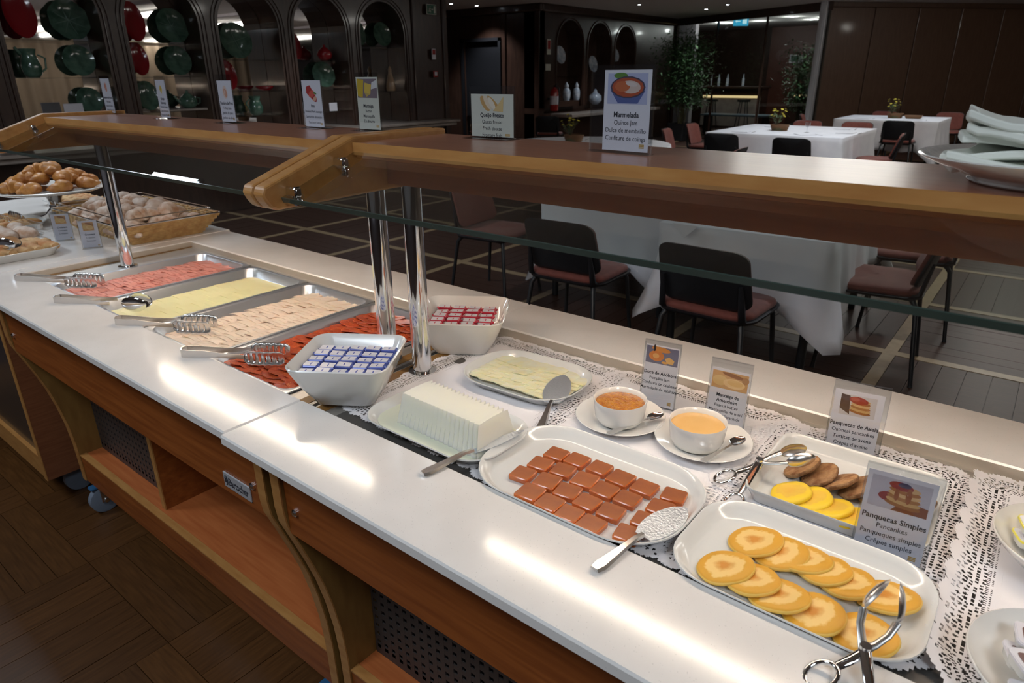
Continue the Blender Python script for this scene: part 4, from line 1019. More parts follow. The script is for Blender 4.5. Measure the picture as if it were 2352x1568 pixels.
sign('red sausage sign reading Paio on the left shelf', -1.347, .972, SZ, .070, .102, rad(-1), 0, hdr('Paio','Smoked Pork sausage','Salchichón ahumado','Saucisson fumé'), p_paio, .75, .36, .09, tsize=.0078, foot=.05, extra=(0,.007), ty=.47)
sign('butter sign at the right end of the left shelf, beside the wooden end board', -1.176, .988, SZ, .068, .108, rad(0), 0, hdr('Manteiga','Butter','Mantequilla','Du Beurre'), p_but, .92, .35, .03, warm=True, tsize=.0085, foot=.05, extra=(0,.004), ty=.47, dt=.095)
sign('wide fresh cheese sign on the right shelf', -.838, .993, SZ, .098, .078, rad(2), 0, hdr('Queijo Fresco','Queso fresco','Fresh cheese','Fromage frais'), p_que, .58, .36, .03, warm=True, tsize=.0092, foot=.05, extra=(0,.009), ty=.53, dt=.15)
sign('tall quince jam sign in a clear block on the right shelf', -.515, .915, SZ, .080, .116, rad(-4), 0, hdr('Marmelada','Quince Jam','Dulce de membrillo','Confiture de coings'), p_mar, .85, .36, .04, tsize=.0095, foot=.016, extra=(.003,.002), ty=.47, dt=.095, hold_left=.021)
SF = ZD+.0025
sign('pumpkin jam sign behind the cup of orange jam', -.500, 1.062, SF, .064, .122, rad(8), rad(-7), hdr('Doce de Abóbora','Pumpkin jam','Confitura de calabaza','Marmelade de calabaza'), p_pmp, .96, .27, .02, tsize=.0082, ty=.56, dt=.085, foot=.03)
sign('peanut butter sign behind the cup of peanut butter', -.366, 1.055, SF, .066, .113, rad(5), rad(-7), [('Manteiga de',True,1.1),('Amendoim',True,1.1),('Peanut butter',False,1),('Mantequilla de maní',False,1),("Beurre d'arachide",False,1)], p_pnt, .94, .28, .04, tsize=.0080, ty=.57, dt=.085, extra=(0,.012), foot=.03)
sign('oat pancake sign behind the oat pancakes', -.166, 1.088, SF+.001, .072, .116, rad(10), rad(-7), hdr('Panquecas de Aveia','Oatmeal pancankes','Tortitas de avena',"Crêpes d'aveine"), p_ave, .72, .30, .06, tsize=.0086, ty=.50, dt=.095, extra=(.004,.010), foot=.03)
sign('plain pancake sign standing between the two pancake platters', -.064, .852, SF+.003, .078, .118, rad(6), rad(-8), hdr('Panquecas Simples','Pancankes','Panqueques simples','Crêpes simples'), p_sim, .86, .36, .05, tsize=.0094, ty=.47, dt=.095, extra=(.003,.004), foot=.012)

# ============================================================ NAPKIN PLATE ON THE RIGHT SHELF
t = thing('napkin_plate', 'white footed plate of folded ivory napkins at the right end of the shelf', 'plate', (.010,.918,SZ), 0)
part('plate_dish', MB().lathe([(.001,0),(.088,0),(.090,.002),(.089,.004),(.100,.010),(.120,.017),(.140,.026),(.1415,.0275),(.140,.0285),(.118,.020),(.09,.012),(.001,.011)], 56), M['porcelain'], t, 60)
def napkins():
    q = random.Random(2)
    for k in range(6):
        ph = q.random()*6; w, d = q.uniform(.18,.215), q.uniform(.12,.15)
        def fn(u, v, ph=ph, w=w, d=d, k=k):
            e = (abs(u-.5)*2)**2
            return ((u-.5)*w*(1+.08*math.sin(v*5+ph)), (v-.5)*d+.008*math.sin(u*7+ph), .0055*math.sin(u*6+ph)*(.5+e)+.0045*math.sin(v*5+ph*2)+(.020 if k > 3 else .006)*e*abs(math.cos(ph+u*3)))
        mb = MB().grid(18, 12, fn, .0085)
        o = tag(part('napkin', mb, M['napkin'], None, 70, loc=(.012+q.uniform(-.008,.008), .925+q.uniform(-.010,.010), SZ+.020+k*.0066), rot=(0,q.uniform(-.04,.04),q.uniform(-.3,.3))),
            'folded ivory paper napkin in the loose pile on the plate', 'napkin', 'napkins on the shelf plate')
        bv = o.modifiers.new('bevel','BEVEL'); bv.width = .002; bv.segments = 2; bv.limit_method = 'ANGLE'
napkins()
# ============================================================ BREAD COUNTER GOODS
def blob(rx, ry, rz, seed, amp=.12, n=12, m=8, bend=0):
    q = random.Random(seed); a, b, c = q.random()*6, q.random()*6, q.random()*6; rs = []
    for i in range(m+1):
        t = -PI/2+PI*i/m; ring = []
        for j in range(n):
            p = 2*PI*j/n; k = 1+amp*math.sin(2*p+a+t*2)+amp*.6*math.sin(3*p+b)*math.cos(t*3+c)
            x = rx*math.sin(t); y = ry*math.cos(t)*math.cos(p)*k; z = rz*math.cos(t)*math.sin(p)*k
            ring.append((x, y+bend*(x/rx)**2*rx, z))
        rs.append(ring)
    return rs
def croissant_mesh(m, s=1.0):
    rs = []
    N = 34
    for i in range(N+1):
        t = -1+2*i/N; a = t*1.45; w = (1-abs(t)**1.5)*.031+.005; seg = abs(math.sin(i*PI*3.5/N)); w *= .74+.30*seg**.55
        cx, cy = .050*math.sin(a), .046*(1-math.cos(a))
        rs.append([((cx-w*math.cos(p)*math.sin(a))*s, (cy+w*math.cos(p)*math.cos(a))*s, max(-.020, w*.88*math.sin(p))*s) for p in [2*PI*j/12 for j in range(12)]])
    return MB().rings(rs).mesh('croissant', m, 30)
def pile(ms, nm, label, cat, group, pts, seed):
    q = random.Random(seed)
    for k, p in enumerate(pts):
        o = obj(nm, ms[k % len(ms)], None, loc=p[:3], rot=(q.uniform(-.25,.25), q.uniform(-.2,.2), q.uniform(0,6.2)))
        tag(o, label, cat, group)
t = thing('cake_stand', 'round stand of croissants at the far left end of the bread counter', 'cake stand', (-3.47,1.08,.900), 0)
part('stand_foot', MB().lathe([(.001,0),(.085,0),(.085,.004),(.045,.014),(.024,.04),(.030,.075),(.044,.108),(.001,.108)], 36), M['chrome'], t, 60)
part('stand_plate', MB().lathe([(.001,.108),(.19,.112),(.225,.124),(.228,.127),(.224,.130),(.19,.118),(.001,.114)], 48), M['porcelain'], t, 60)
cm = [croissant_mesh(M['crois'], s) for s in (1.0,.92,1.08)]
pts = []
for k in range(8): a = k*PI/4; pts.append((-3.47+.145*math.cos(a), 1.08+.145*math.sin(a), .900+.142))
for k in range(6): a = k*PI/3+.4; pts.append((-3.47+.085*math.cos(a), 1.08+.085*math.sin(a), .900+.172))
for k in range(3): a = k*2.1+.2; pts.append((-3.47+.035*math.cos(a), 1.08+.035*math.sin(a), .900+.205))
pile(cm, 'croissant', 'golden croissant piled on the round stand', 'croissant', 'croissants on the stand', pts, 3)
platter('round-cornered plate of small dark pastries under the croissant stand', -3.52, -3.215, .74, .985, .9005, .022, .11, name='pastry_plate', cat='plate')
bm_ = [MB().rings(blob(.045,.026,.016,k,.1)).mesh('pastry', M['bread'], 60) for k in range(4)]
pile(bm_, 'pastry', 'small browned pastry on the round-cornered plate', 'pastry', 'small dark pastries on the plate', [(-3.46+(k%4)*.062, .81+(k//4)*.05, .924) for k in range(12) if k not in (9,10)], 4)
platter('long white dish of seeded bread slices at the near left of the bread counter', -2.90, -2.665, .50+.03, .830, .9005, .030, .06, name='bread_dish', cat='platter')
tw = []
for s in range(3):
    rs = [];
    for i in range(19):
        u = i/18; w = .030*math.sin(PI*min(max(u,.06),.94))**.4
        rs.append([(-.095+.19*u, w*math.cos(p)+.006*math.sin(u*20+s), w*.62*math.sin(p)*(1+.18*math.sin(u*30+s))) for p in [2*PI*j/10 for j in range(10)]])
    tw.append(MB().rings(rs).mesh('bread_stick', M['bread'], 60))
for k in range(6): tag(obj('bread_roll', tw[k % 3], None, loc=(-2.785, .575+k*.042, .928), rot=(0,0,rad(8+R.uniform(-8,8)))), 'seeded twisted bread piece lying across the long dish', 'bread', 'twisted bread pieces on the long dish')
platter('white dish of pale glazed pastries behind the long bread dish', -3.14, -2.92, .56, .86, .9005, .026, .06, name='pastry_dish', cat='platter')
gm = [MB().rings(blob(.055,.036,.026,k+20,.1)).mesh('pastry', M['sugar'], 60) for k in range(3)]
for k in range(8): tag(obj('glazed_pastry', gm[k % 3], None, loc=(-3.08+(k % 2)*.10, .62+(k//2)*.062, .935), rot=(0,.1,R.uniform(-.5,.5))), 'pale glazed pastry on the dish behind the bread', 'pastry', 'pale glazed pastries on the dish')
# basket of sugared croissants
def basket(label, x0, x1, y0, y1, z, h, inset):
    t = thing('wicker_basket', label, 'basket', ((x0+x1)/2,(y0+y1)/2,z), 0); w, d = x1-x0, y1-y0
    part('basket_base', MB().box(-w/2+inset, w/2-inset, -d/2+inset*.8, d/2-inset*.8, 0, .006), M['wicker'], t, 0)
    mb = MB(); nr = 13
    for k in range(nr):
        f = k/(nr-1); hw, hd = w/2-inset*(1-f), d/2-inset*.8*(1-f); z2 = .004+(h-.008)*f; pts = []; N1, N2 = 34, 20
        per = [(-hw+2*hw*i/N1,-hd,0,-1) for i in range(N1)] + [(hw,-hd+2*hd*i/N2,1,0) for i in range(N2)] + [(hw-2*hw*i/N1,hd,0,1) for i in range(N1)] + [(-hw,hd-2*hd*i/N2,-1,0) for i in range(N2)]
        for i, (px, py, nx, ny) in enumerate(per):
            o = .0022*(1 if (i+k) % 2 else -1); pts.append((px+nx*o, py+ny*o, z2))
        mb.tube(pts, .0030, 5, closed=True)
    tag(part('woven_strand', mb, M['wicker'], t, 60), kind='stuff')
    mb = MB()
    for i in range(9):
        u = -w/2+.03+(w-.06)*i/8
        for s in (-1,1): mb.tube([(u*(1-inset/w*2), s*(d/2-inset*.8), 0),(u, s*d/2, h)], .0026, 5)
    tag(part('stake', mb, M['wicker'], t, 60), kind='stuff')
    rim = [(x,y,h+.001) for x, y in rrect(w+.006, d+.006, .012, 3)]
    part('metal_rim', MB().tube(rim, .0032, 6, closed=True), M['chrome'], t, 60)
    rim = [(x,y,h+.020) for x, y in rrect(w-.04, d-.04, .012, 3)]
    part('inner_wire', MB().tube(rim, .0022, 6, closed=True), M['chrome'], t, 60)
    return t
basket('wicker basket heaped with sugared croissants on the bread counter', -3.19, -2.545, .975, 1.345, .9005, .080, .062)
sm = [croissant_mesh(M['sugar'], s) for s in (1.15,1.3,1.05)]
pts = []
for i in range(6):
    for j in range(3): pts.append((-3.10+i*.093, 1.05+j*.105, .950))
for i in range(5):
    for j in range(2): pts.append((-3.05+i*.093, 1.10+j*.11, .990))
pile(sm, 'sugared_croissant', 'sugar-dusted croissant heaped in the wicker basket', 'croissant', 'sugared croissants in the basket', pts, 9)
platter('white tray of long pastries behind the wicker basket', -3.86, -3.24, 1.14, 1.36, .9005, .022, .04, name='pastry_tray', cat='tray')
for k in range(8): tag(obj('long_pastry', tw[k % 3], None, loc=(-3.79+k*.068, 1.25, .925), rot=(0,0,rad(80+R.uniform(-8,8)))), 'long browned pastry lying on the tray behind the basket', 'pastry', 'long pastries on the tray')
tongs('steel tongs lying across the small dark pastries', (-3.13,.90), (-3.40,.86), .926, .946, 'fork')
tongs('steel spoon tongs lying on the seeded bread pieces', (-2.88,.56), (-2.70,.70), .957, .957, 'spoon')
sign('small bread sign nearest the basket on the bread counter', -2.682, .918, .9005, .058, .100, rad(62), 0, hdr('Croissant','Croissant','Croissant'), p_pnt, .6, .3, .06, tsize=.008, foot=.03, ty=.5)
sign('small bread sign between the pastry dish and the basket', -2.90, .905, .9005, .058, .100, rad(62), 0, hdr('Croissant','Croissant','Croissant'), p_pnt, .6, .3, .06, tsize=.008, foot=.03, ty=.5)

# ============================================================ CHINA IN THE DISPLAY NICHES
def wall_plate(label, y, z, r, m, rot=0, sx=1.0, x=None, scallop=0, veins=0, vm=None):
    if x is None: x, y = WX-.295, y*1.010
    t = thing('display_plate', label, 'plate', (x, y, z), (0, rad(78), rot))
    n = 48; prof = [(.01,0),(.35,0),(.55,.006/r*1),(.80,.020/r),(1,.035/r),(.99,.042/r),(.80,.028/r),(.55,.014/r),(.30,.010/r),(.01,.010/r)]
    rs = []
    for pr, pz in prof:
        rs.append([(r*pr*math.cos(2*PI*j/n)*(1+scallop*pr*abs(math.sin(4*2*PI*j/n))), r*sx*pr*math.sin(2*PI*j/n)*(1+scallop*pr*abs(math.sin(4*2*PI*j/n))), r*pz) for j in range(n)])
    part('plate_body', MB().rings(rs), m, t, 60)
    if veins:
        mb = MB()
        for k in range(veins):
            a = 2*PI*k/veins+.3; mb.tube([(0,0,.013),(r*.45*math.cos(a),r*sx*.45*math.sin(a),.015),(r*.82*math.cos(a),r*sx*.82*math.sin(a),.034)], [.0035,.0025,.001], 5)
        part('leaf_vein', mb, vm or M['vein'], t, 60)
    return t
M['vein'] = mat('pale_green_vein', (.22,.34,.28), rough=.2, coat=.4)
S1, S2, S0 = 1.80, 1.475, SILL
wall_plate('red oval platter leaning in the first niche, upper shelf', 2.50, S1+.215, .212, M['red'], 0, .62)
wall_plate('scalloped green leaf plate, upper shelf of the first niche', 2.90, S1+.185, .175, M['green'], 0, 1, scallop=.05, veins=8)
wall_plate('round green leaf plate, middle shelf of the first niche', 2.905, S2+.150, .145, M['green'], 0, 1)
wall_plate('small round green plate low in the first niche', 2.92, 1.257, .124, M['green'], 0, 1)
wall_plate('red oval platter leaning in the second niche, upper shelf', 3.49, S1+.197, .193, M['red'], 0, .60)
wall_plate('green leaf plate with pale veins, upper shelf of the second niche', 3.89, S1+.175, .170, M['green'], 0, 1, scallop=.03, veins=6)
wall_plate('dark red oval plate, middle shelf of the second niche', 3.47, S2+.167, .163, M['red'], 0, .62)
wall_plate('round green plate, middle shelf of the second niche', 3.88, S2+.155, .150, M['green'], 0, 1)
wall_plate('green oval plate low in the second niche', 3.49, 1.283, .150, M['green'], 0, .8)
wall_plate('big green leaf plate with a pale cross, third niche', 4.60, 1.65+.200, .196, M['green'], 0, 1, veins=4)
wall_plate('red oval plate with a pale rim in the third niche', 4.44, 1.478, .163, M['red'], 0, .62)
wall_plate('green heart-shaped leaf plate in the fourth niche', 5.76, 1.478, .155, M['green'], 0, 1.1, scallop=.03)
wall_plate('red oval plate at the left side of the fourth niche', 5.38, 1.813, .16, M['red'], 0, .5)
wall_plate('round green plate, top of the fifth niche', 6.80, 1.99, .155, M['green'], 0, 1)
wall_plate('dark green plate at the left side of the fifth niche', 6.40, 1.993, .16, M['green'], 0, .6)
for y, z, r, lb in ((11.70,1.42+.38,.165,'pale blue plate in the left arch of the far niche wall'),(12.90,1.42+.22,.160,'pale blue plate in the middle arch of the far niche wall'),(13.80,1.42+.40,.135,'pale blue plate in the right arch of the far niche wall')):
    wall_plate(lb, y, z, r, M['whitecer'], x=-8.14)
def vessel(name, label, cat, x, y, z, prof, m, handle=None, spout=None):
    t = thing(name, label, cat, (x,y,z), 0)
    part('body', MB().lathe(prof, 28), m, t, 60)
    if handle: part('handle', MB().tube(handle, .009, 7), m, t, 60)
    if spout: part('spout', MB().tube(spout, [.018,.013,.010][:len(spout)], 8), m, t, 60)
    return t
JUG = [(.001,0),(.05,0),(.075,.03),(.085,.09),(.070,.15),(.055,.20),(.070,.25),(.066,.25),(.050,.20),(.001,.19)]
TEA = [(.001,0),(.05,0),(.085,.03),(.095,.07),(.080,.11),(.045,.135),(.045,.14),(.02,.155),(.012,.165),(.016,.18),(.001,.185)]
vessel('green_pitcher', 'dark green pitcher, middle shelf of the first niche', 'pitcher', WX-.20, 2.49, S2+.001, JUG, M['green'], [(0,.075,.20),(0,.13,.17),(0,.12,.08),(0,.08,.05)], [(0,-.06,.2),(0,-.10,.26)])
vessel('green_teapot', 'green teapot low in the second niche', 'teapot', WX-.15, 3.90, 1.152, TEA, M['green'], [(0,.085,.11),(0,.14,.10),(0,.13,.05),(0,.088,.035)], [(0,-.08,.05),(0,-.12,.09),(0,-.15,.13)])
tag(part('plinth', MB().box(WX-.30,WX-.02,3.60,4.04,1.131,1.151,.004), M['marble'], None, 0), 'thin pale stone slab under the green teapot', 'plinth')
vessel('green_jug', 'green jug low in the third niche', 'jug', WX-.17, 4.72, 1.041, [(r,z*.85) for r,z in JUG], M['green'], [(0,-.07,.18),(0,-.12,.14),(0,-.075,.05)])
vessel('red_pot', 'red round pot with lid on the upper shelf of the fourth niche', 'pot', WX-.15, 5.78, 1.652, TEA, M['red'])
vessel('red_dish', 'low red dish in the third niche', 'dish', WX-.15, 4.86, 1.312, [(.001,0),(.06,0),(.10,.03),(.11,.05),(.105,.05),(.06,.012),(.001,.01)], M['red'])
vessel('cream_figurine', 'slim cream bird-shaped bottle in the fifth niche', 'figurine', WX-.15, 6.86, 1.262, [(.001,0),(.06,0),(.065,.05),(.045,.16),(.022,.24),(.026,.28),(.010,.32),(.001,.33)], mat('cream_ceramic', (.40,.27,.16), rough=.3, coat=.3))
for y, z, lb in ((11.93,1.10,'white ceramic jar standing left in the far niche wall'),(12.30,1.12,'white lidded jar in the left arch of the far niche wall')):
    vessel('white_jar', lb, 'jar', -8.10, y, SILL+.11, [(.001,0),(.06,0),(.075,.06),(.08,.16),(.06,.22),(.035,.24),(.05,.27),(.03,.31),(.01,.34),(.001,.35)], M['whitecer'])
vessel('white_tureen', 'round white tureen in the middle arch of the far niche wall', 'tureen', -8.10, 13.02, SILL, [(.001,0),(.07,0),(.14,.08),(.13,.17),(.05,.24),(.02,.30),(.001,.31)], M['whitecer'])
tag(part('niche_stand', MB().box(-8.30,-8.02,11.46,12.27,SILL+.002,SILL+.11), M['walnut'], None, 0), 'dark ledge carrying the white jars in the far niche wall', 'ledge')
def wall_card(label, x, y, z, w, h, face, m, cat='sign', nm='wall_sign', k=0):
    t = thing(nm, label, cat, (x,y,z), face)
    part('board', MB().box(-w/2,w/2,-.006,.006,-h/2,h/2,.001), m, t, 0); return t
t = wall_card('green running-man exit sign on the corner post', WX+.045, 7.54, 2.325, .19, .13, rad(90), M['paper_warm'])
part('panel', MB().box(-.088,.088,-.0075,-.006,-.058,.058), M['signgreen'], t, 0)
part('pictogram', MB().tube([(-.055,-.008,-.03),(-.04,-.008,-.005),(-.030,-.008,.02)], .006, 5).tube([(-.04,-.008,-.005),(-.022,-.008,-.015),(-.020,-.008,-.038)], .005, 5).tube([(-.05,-.008,.008),(-.012,-.008,.010)], .004, 5).lathe([(.001,-.002),(.009,-.002),(.009,.002),(.001,.002)], 8, (-.024,-.008,.034)).box(.045,.075,-.009,-.0075,-.045,.045).box(-.004,.025,-.009,-.0075,-.004,.004).prism([(.018,-.012),(.034,0),(.018,.012)], -.009, -.0075, 'y'), M['paper_warm'], t, 0)
t = wall_card('small white and red fire notice on the corner post', WX+.045, 7.55, 1.745, .075, .14, rad(90), M['paper'])
part('red_symbol', MB().box(-.03,.03,-.0075,-.006,-.005,.06), M['exred'], t, 0)
t = wall_card('red fire alarm button on the corner post', WX+.055, 7.56, 1.48, .085, .085, rad(90), M['exred'], 'alarm button', 'alarm_button')
part('press_plate', MB().box(-.025,.025,-.009,-.006,-.022,.028,.001), M['paper'], t, 0)
t = wall_card('yellow and red extinguisher notice on the far walnut block', -7.94, 11.08, 1.93, .12, .26, rad(90), M['paper_warm'])
part('red_symbol', MB().box(-.045,.045,-.0075,-.006,-.04,.11), M['exred'], t, 0)
wall_card('small beige notice under the extinguisher sign', -7.94, 11.06, 1.58, .16, .11, rad(90), M['paper_warm'])
wall_card('small white card on the lowest glass shelf of the first niche', WX-.08, 2.72, 1.187, .17, .11, rad(90), M['paper'])
wall_card('small white card low in the fourth niche', WX-.08, 5.78, 1.092, .12, .10, rad(90), M['paper'])
t = thing('fire_extinguisher', 'red fire extinguisher hanging on the far walnut block', 'fire extinguisher', (-7.83, 11.12, .80), 0)
part('cylinder', MB().lathe([(.001,0),(.070,.002),(.078,.015),(.078,.34),(.060,.39),(.025,.41),(.025,.43),(.001,.43)], 24), M['exred'], t, 60)
part('label_band', MB().lathe([(.0785,.12),(.0795,.12),(.0795,.27),(.0785,.27)], 24), M['paper'], t, 60)
part('valve', MB().box(-.015,.06,-.012,.012,.43,.46,.003).tube([(.02,0,.46),(.09,0,.50)], .007, 6), M['black'], t, 60)
part('hose', MB().tube([(.03,0,.44),(.09,.02,.42),(.115,.02,.30),(.095,.02,.12)], .009, 7), M['black'], t, 60)
part('wall_bracket', MB().box(-.145,-.06,-.02,.02,.20,.24), M['black'], t, 0)

# ============================================================ DINING CHAIRS
def chair_meshes():
    g = {}
    mb = MB(); rs = []
    for s, z in ((.86,.446),(.98,.452),(1.0,.465),(.97,.480),(.86,.488),(.5,.490),(.1,.490)):
        rs.append([(x*s, y*s + .012, z - .02*max(0,(y+.0)/.22-.5)*(1 if z > .46 else .4)) for x, y in rrect(.450,.425,.10,6)])
    g['seat'] = mb.rings(rs).mesh('seat', M['redfab'], 60)
    mb = MB(); rs = []
    for s, z in ((.80,.425),(1.0,.437),(1.02,.450),(.96,.4525)): rs.append([(x*s, y*s+.012, z) for x, y in rrect(.465,.435,.10,6)])
    g['seat_shell'] = mb.rings(rs).mesh('seat_shell', M['shell'], 60)
    def back(u, v, off):                       # u across, v up
        x = (u-.5)*(.445 - .03*v*v); z = .492 + .283*v
        y = -.195 - .085*v + .030*math.cos((u-.5)*PI)*0 + .16*(x*x)/(.21)*1.2
        return x, y+off, z
    def sheet(o1, o2, m, nm, mrg, r=.075):
        pts = rrect(1-mrg, 1-mrg, r*2.2, 6, .5, .5); mb = MB(); rs = []
        for off, sc in ((o1,.93),(o1+(o2-o1)*.2,1.0),(o1+(o2-o1)*.8,1.0),(o2,.93),(o2,.5),(o2,.1)):
            rs.append([back(.5+(u-.5)*sc, .5+(v-.5)*sc, off) for u, v in pts])
        rs.insert(0, [back(.5+(u-.5)*.1, .5+(v-.5)*.1, o1) for u, v in pts]); rs.insert(1, [back(.5+(u-.5)*.5, .5+(v-.5)*.5, o1) for u, v in pts])
        return mb.rings(rs).mesh(nm, m, 60)
    g['back_shell'] = sheet(-.008, .006, M['shell'], 'back_shell', 0)
    g['backrest'] = sheet(.006, .030, M['redfab'], 'backrest', .03)
    for s, nm in ((-1,'l'),(1,'r')):
        g['up'+nm] = MB().tube([(s*.185,-.12,.438),(s*.195,-.19,.46),(s*.190,-.205,.54),(s*.185,-.222,.62)], [.016,.018,.016,.010], 7, fl=.7).mesh('upright', M['shell'], 60)
        g['lb'+nm] = MB().tube([(s*.175,-.15,.445),(s*.195,-.185,.40),(s*.235,-.235,.012),(s*.236,-.236,0)], [.016,.0125,.0105,.013], 8).mesh('leg', M['black'], 60)
        g['lf'+nm] = MB().tube([(s*.175,.17,.445),(s*.195,.19,.40),(s*.225,.225,.012),(s*.226,.226,0)], [.016,.0125,.0105,.013], 8).mesh('leg', M['black'], 60)
    g['frame'] = MB().tube([(-.18,-.15,.43),(.18,-.15,.43),(.18,.17,.43),(-.18,.17,.43)], .010, 6, closed=True).mesh('seat_frame', M['black'], 60)
    return g
CH = chair_meshes()
def chair(label, x, y, face, group=None):
    t = thing('dining_chair', label, 'chair', (x,y,.0015), rad(face), group)
    for k, n in (('seat','seat'),('seat_shell','seat_shell'),('back_shell','back_shell'),('backrest','backrest'),('upl','upright'),('upr','upright'),('lbl','leg'),('lbr','leg'),('lfl','leg'),('lfr','leg'),('frame','seat_frame')):
        obj(n, CH[k], t)
    return t
chair('dark-backed brick-red chair left of the near white table corner, back to the buffet', -1.965, 3.06, 2)
chair('dark-backed chair with brick-red seat right in front of the near white table corner', -1.125, 2.975, -2)
chair('brick-red chair at the right end of the near table, front one of the pair', -.60, 3.82, 96)
chair('brick-red chair at the right end of the near table, rear one of the pair', -.56, 4.62, 96)
chair('brick-red chair at the far left end of the near tables, mostly hidden by the fascia', -2.98, 3.55, -85)
chair('brick-red chair side-on behind the tall jam sign, left of the middle table', -4.02, 8.70, -78)
chair('brick-red chair behind the left end of the middle table', -4.15, 9.75, -88)
chair('black-backed chair at the front left corner of the middle table', -3.34, 8.50, 4)
chair('black-backed chair centred in front of the middle table', -2.44, 8.36, 0)
chair('tall dark chair side-on at the right end of the middle table', -1.78, 9.35, 98)
chair('red chair tucked behind the middle table, left one', -3.15, 10.95, 180)
chair('red chair tucked behind the middle table, right one', -2.45, 10.98, 182)
chair('red chair edge just above the shelf, at the right of the round flower table', -2.74, 6.75, 95)
chair('black-backed chair in front of the far table', -2.04, 12.05, 2)
chair('brick-red chair at the left end of the far table', -3.50, 12.85, -80)
chair('dark chair at the near right corner of the far table', -1.10, 11.55, 70)
chair('dark chair side-on at the right end of the far table', -.98, 12.75, 96)
chair('red chair behind the far table, right one', -1.72, 14.35, 180)
chair('red chair behind the far table, left one', -2.75, 14.25, 178)
chair('dark chair standing by the walnut wall left of the fire extinguisher', -7.35, 10.3, 25)
chair('dark chair standing beside the corner post of the niche wall', -8.6, 9.9, 20)

# ============================================================ TABLES AND CLOTHS
def table(label, cx, cy, w, d, lc, drop=.30, rot=0, seed=1, round_=False, fold=.016, legs=True, hem=None):
    t = thing('dining_table', label, 'table', (cx,cy,.0015), rot)
    part('tabletop', (MB().lathe([(.001,.715),(w/2-.01,.715),(w/2-.01,.738),(.001,.738)], 40) if round_ else MB().box(-w/2+.008,w/2-.008,-d/2+.008,d/2-.008,.715,.738)), M['black'], t, 0)
    if round_: part('pedestal', MB().lathe([(.001,0),(.26,0),(.26,.02),(.05,.05),(.04,.70),(.12,.714),(.001,.714)], 24), M['black'], t, 60)
    else:
        for sx in (-1,1):
            for sy in (-1,1): part('leg', MB().tube([(sx*(w/2-.08),sy*(d/2-.08),0),(sx*(w/2-.08),sy*(d/2-.08),.715)], .022, 10), M['black'], t, 60)
    q = random.Random(seed); ph = [q.random()*6 for _ in range(6)]
    n = 176
    if round_: base = [(w/2*math.cos(2*PI*j/n), w/2*math.sin(2*PI*j/n)) for j in range(n)]
    else:
        base = []; per = 2*(w+d)
        for j in range(n):
            s = per*j/n
            if s < w: base.append((-w/2+s,-d/2))
            elif s < w+d: base.append((w/2,-d/2+s-w))
            elif s < 2*w+d: base.append((w/2-(s-w-d),d/2))
            else: base.append((-w/2,d/2-(s-2*w-d)))
    rs = []
    zt = .7395
    for v in (0,.12,.3,.5,.7,.88,1):
        ring = []
        for j, (x, y) in enumerate(base):
            if round_: nx, ny = x/(w/2), y/(w/2); cor = 0; s = j/n*2*PI*w/2
            else:
                dx, dy = w/2-abs(x), d/2-abs(y); s = (x if dy < dx else y)
                cd = max(dx, dy) if min(dx,dy) < 1e-6 else 0
                cor = max(0, 1-cd/.26)**1.3
                if dy < 1e-6 and dx < 1e-6: nx, ny = math.copysign(.7,x), math.copysign(.7,y)
                elif dy < dx: nx, ny = (math.copysign(cor*.55, x)), math.copysign(1,y)
                else: nx, ny = math.copysign(1,x), (math.copysign(cor*.55, y))
            f = fold*v*(math.sin(s*17+ph[0]) + .6*math.sin(s*31+ph[1])) + .010*v
            dl = drop + cor*drop*.50 + .010*math.sin(s*9+ph[2])
            flare = v*(.030 + cor*.075) - cor*cor*.05*math.sin(v*PI)
            ring.append((x+nx*(flare+f), y+ny*(flare+f), zt+.003-dl*v - .004*(1-math.exp(-v*8))))
        rs.append(ring)
    rs.insert(0, [(x*.996, y*.996, zt+.0045) for x, y in base])
    cl = thing('tablecloth', lc, 'tablecloth', (cx,cy,.0015), rot)
    mb = MB(); mb.rings([[(x*.02,y*.02,zt+.0045) for x,y in base], [(x*.6,y*.6,zt+.0045) for x,y in base]] + rs, True, False)
    o = part('cloth_sheet', mb, M['cloth'], cl, 70)
    so = o.modifiers.new('thick', 'SOLIDIFY'); so.thickness = .0015; so.offset = 1
    return t
table('near dining table, right one of the two pushed together', -1.195, 4.02, .86, 1.55, 'white tablecloth with long hanging corner points on the near right table', .34, rad(3), 3, fold=.013)
table('near dining table, left one of the two pushed together', -2.225, 4.36, .98, 1.30, 'white tablecloth on the near left table, behind the left dark-backed chair', .42, rad(0), 5, fold=.010)
table('round table behind the buffet between the two shelf signs', -4.18, 6.55, 1.86, 1.86, 'white cloth on the round table with yellow flowers, between the shelf signs', .32, 0, 7, True, fold=.012)
table('middle dining table in front of the glass partition', -2.89, 9.62, 1.68, 1.75, 'white tablecloth with folds on the middle table', .40, 0, 9, fold=.016)
table('far dining table in front of the brown folding wall', -2.33, 12.98, 1.50, 1.30, 'white tablecloth on the far table by the folding wall', .45, 0, 11, fold=.020)
def napkin_set(tx, ty, w, d, rows):
    me = MB().prism([(-.10,-.10),(.10,-.10),(.10,.10),(-.10,.10)], 0, .004).mesh('napkin', M['cloth'], 0)
    kn = MB().box(-.004,.004,-.10,.10,0,.002).mesh('knife', M['chrome'], 0)
    for x, y, r in rows:
        tag(obj('place_napkin', me, None, loc=(x,y,.7480), rot=(0,0,r)), 'square white napkin laid as a place setting on a dining table', 'napkin', 'place napkins on the dining tables')
        tag(obj('table_knife', kn, None, loc=(x+.16,y,.7480), rot=(0,0,r)), 'thin table knife beside a place napkin', 'knife', 'table knives on the dining tables')
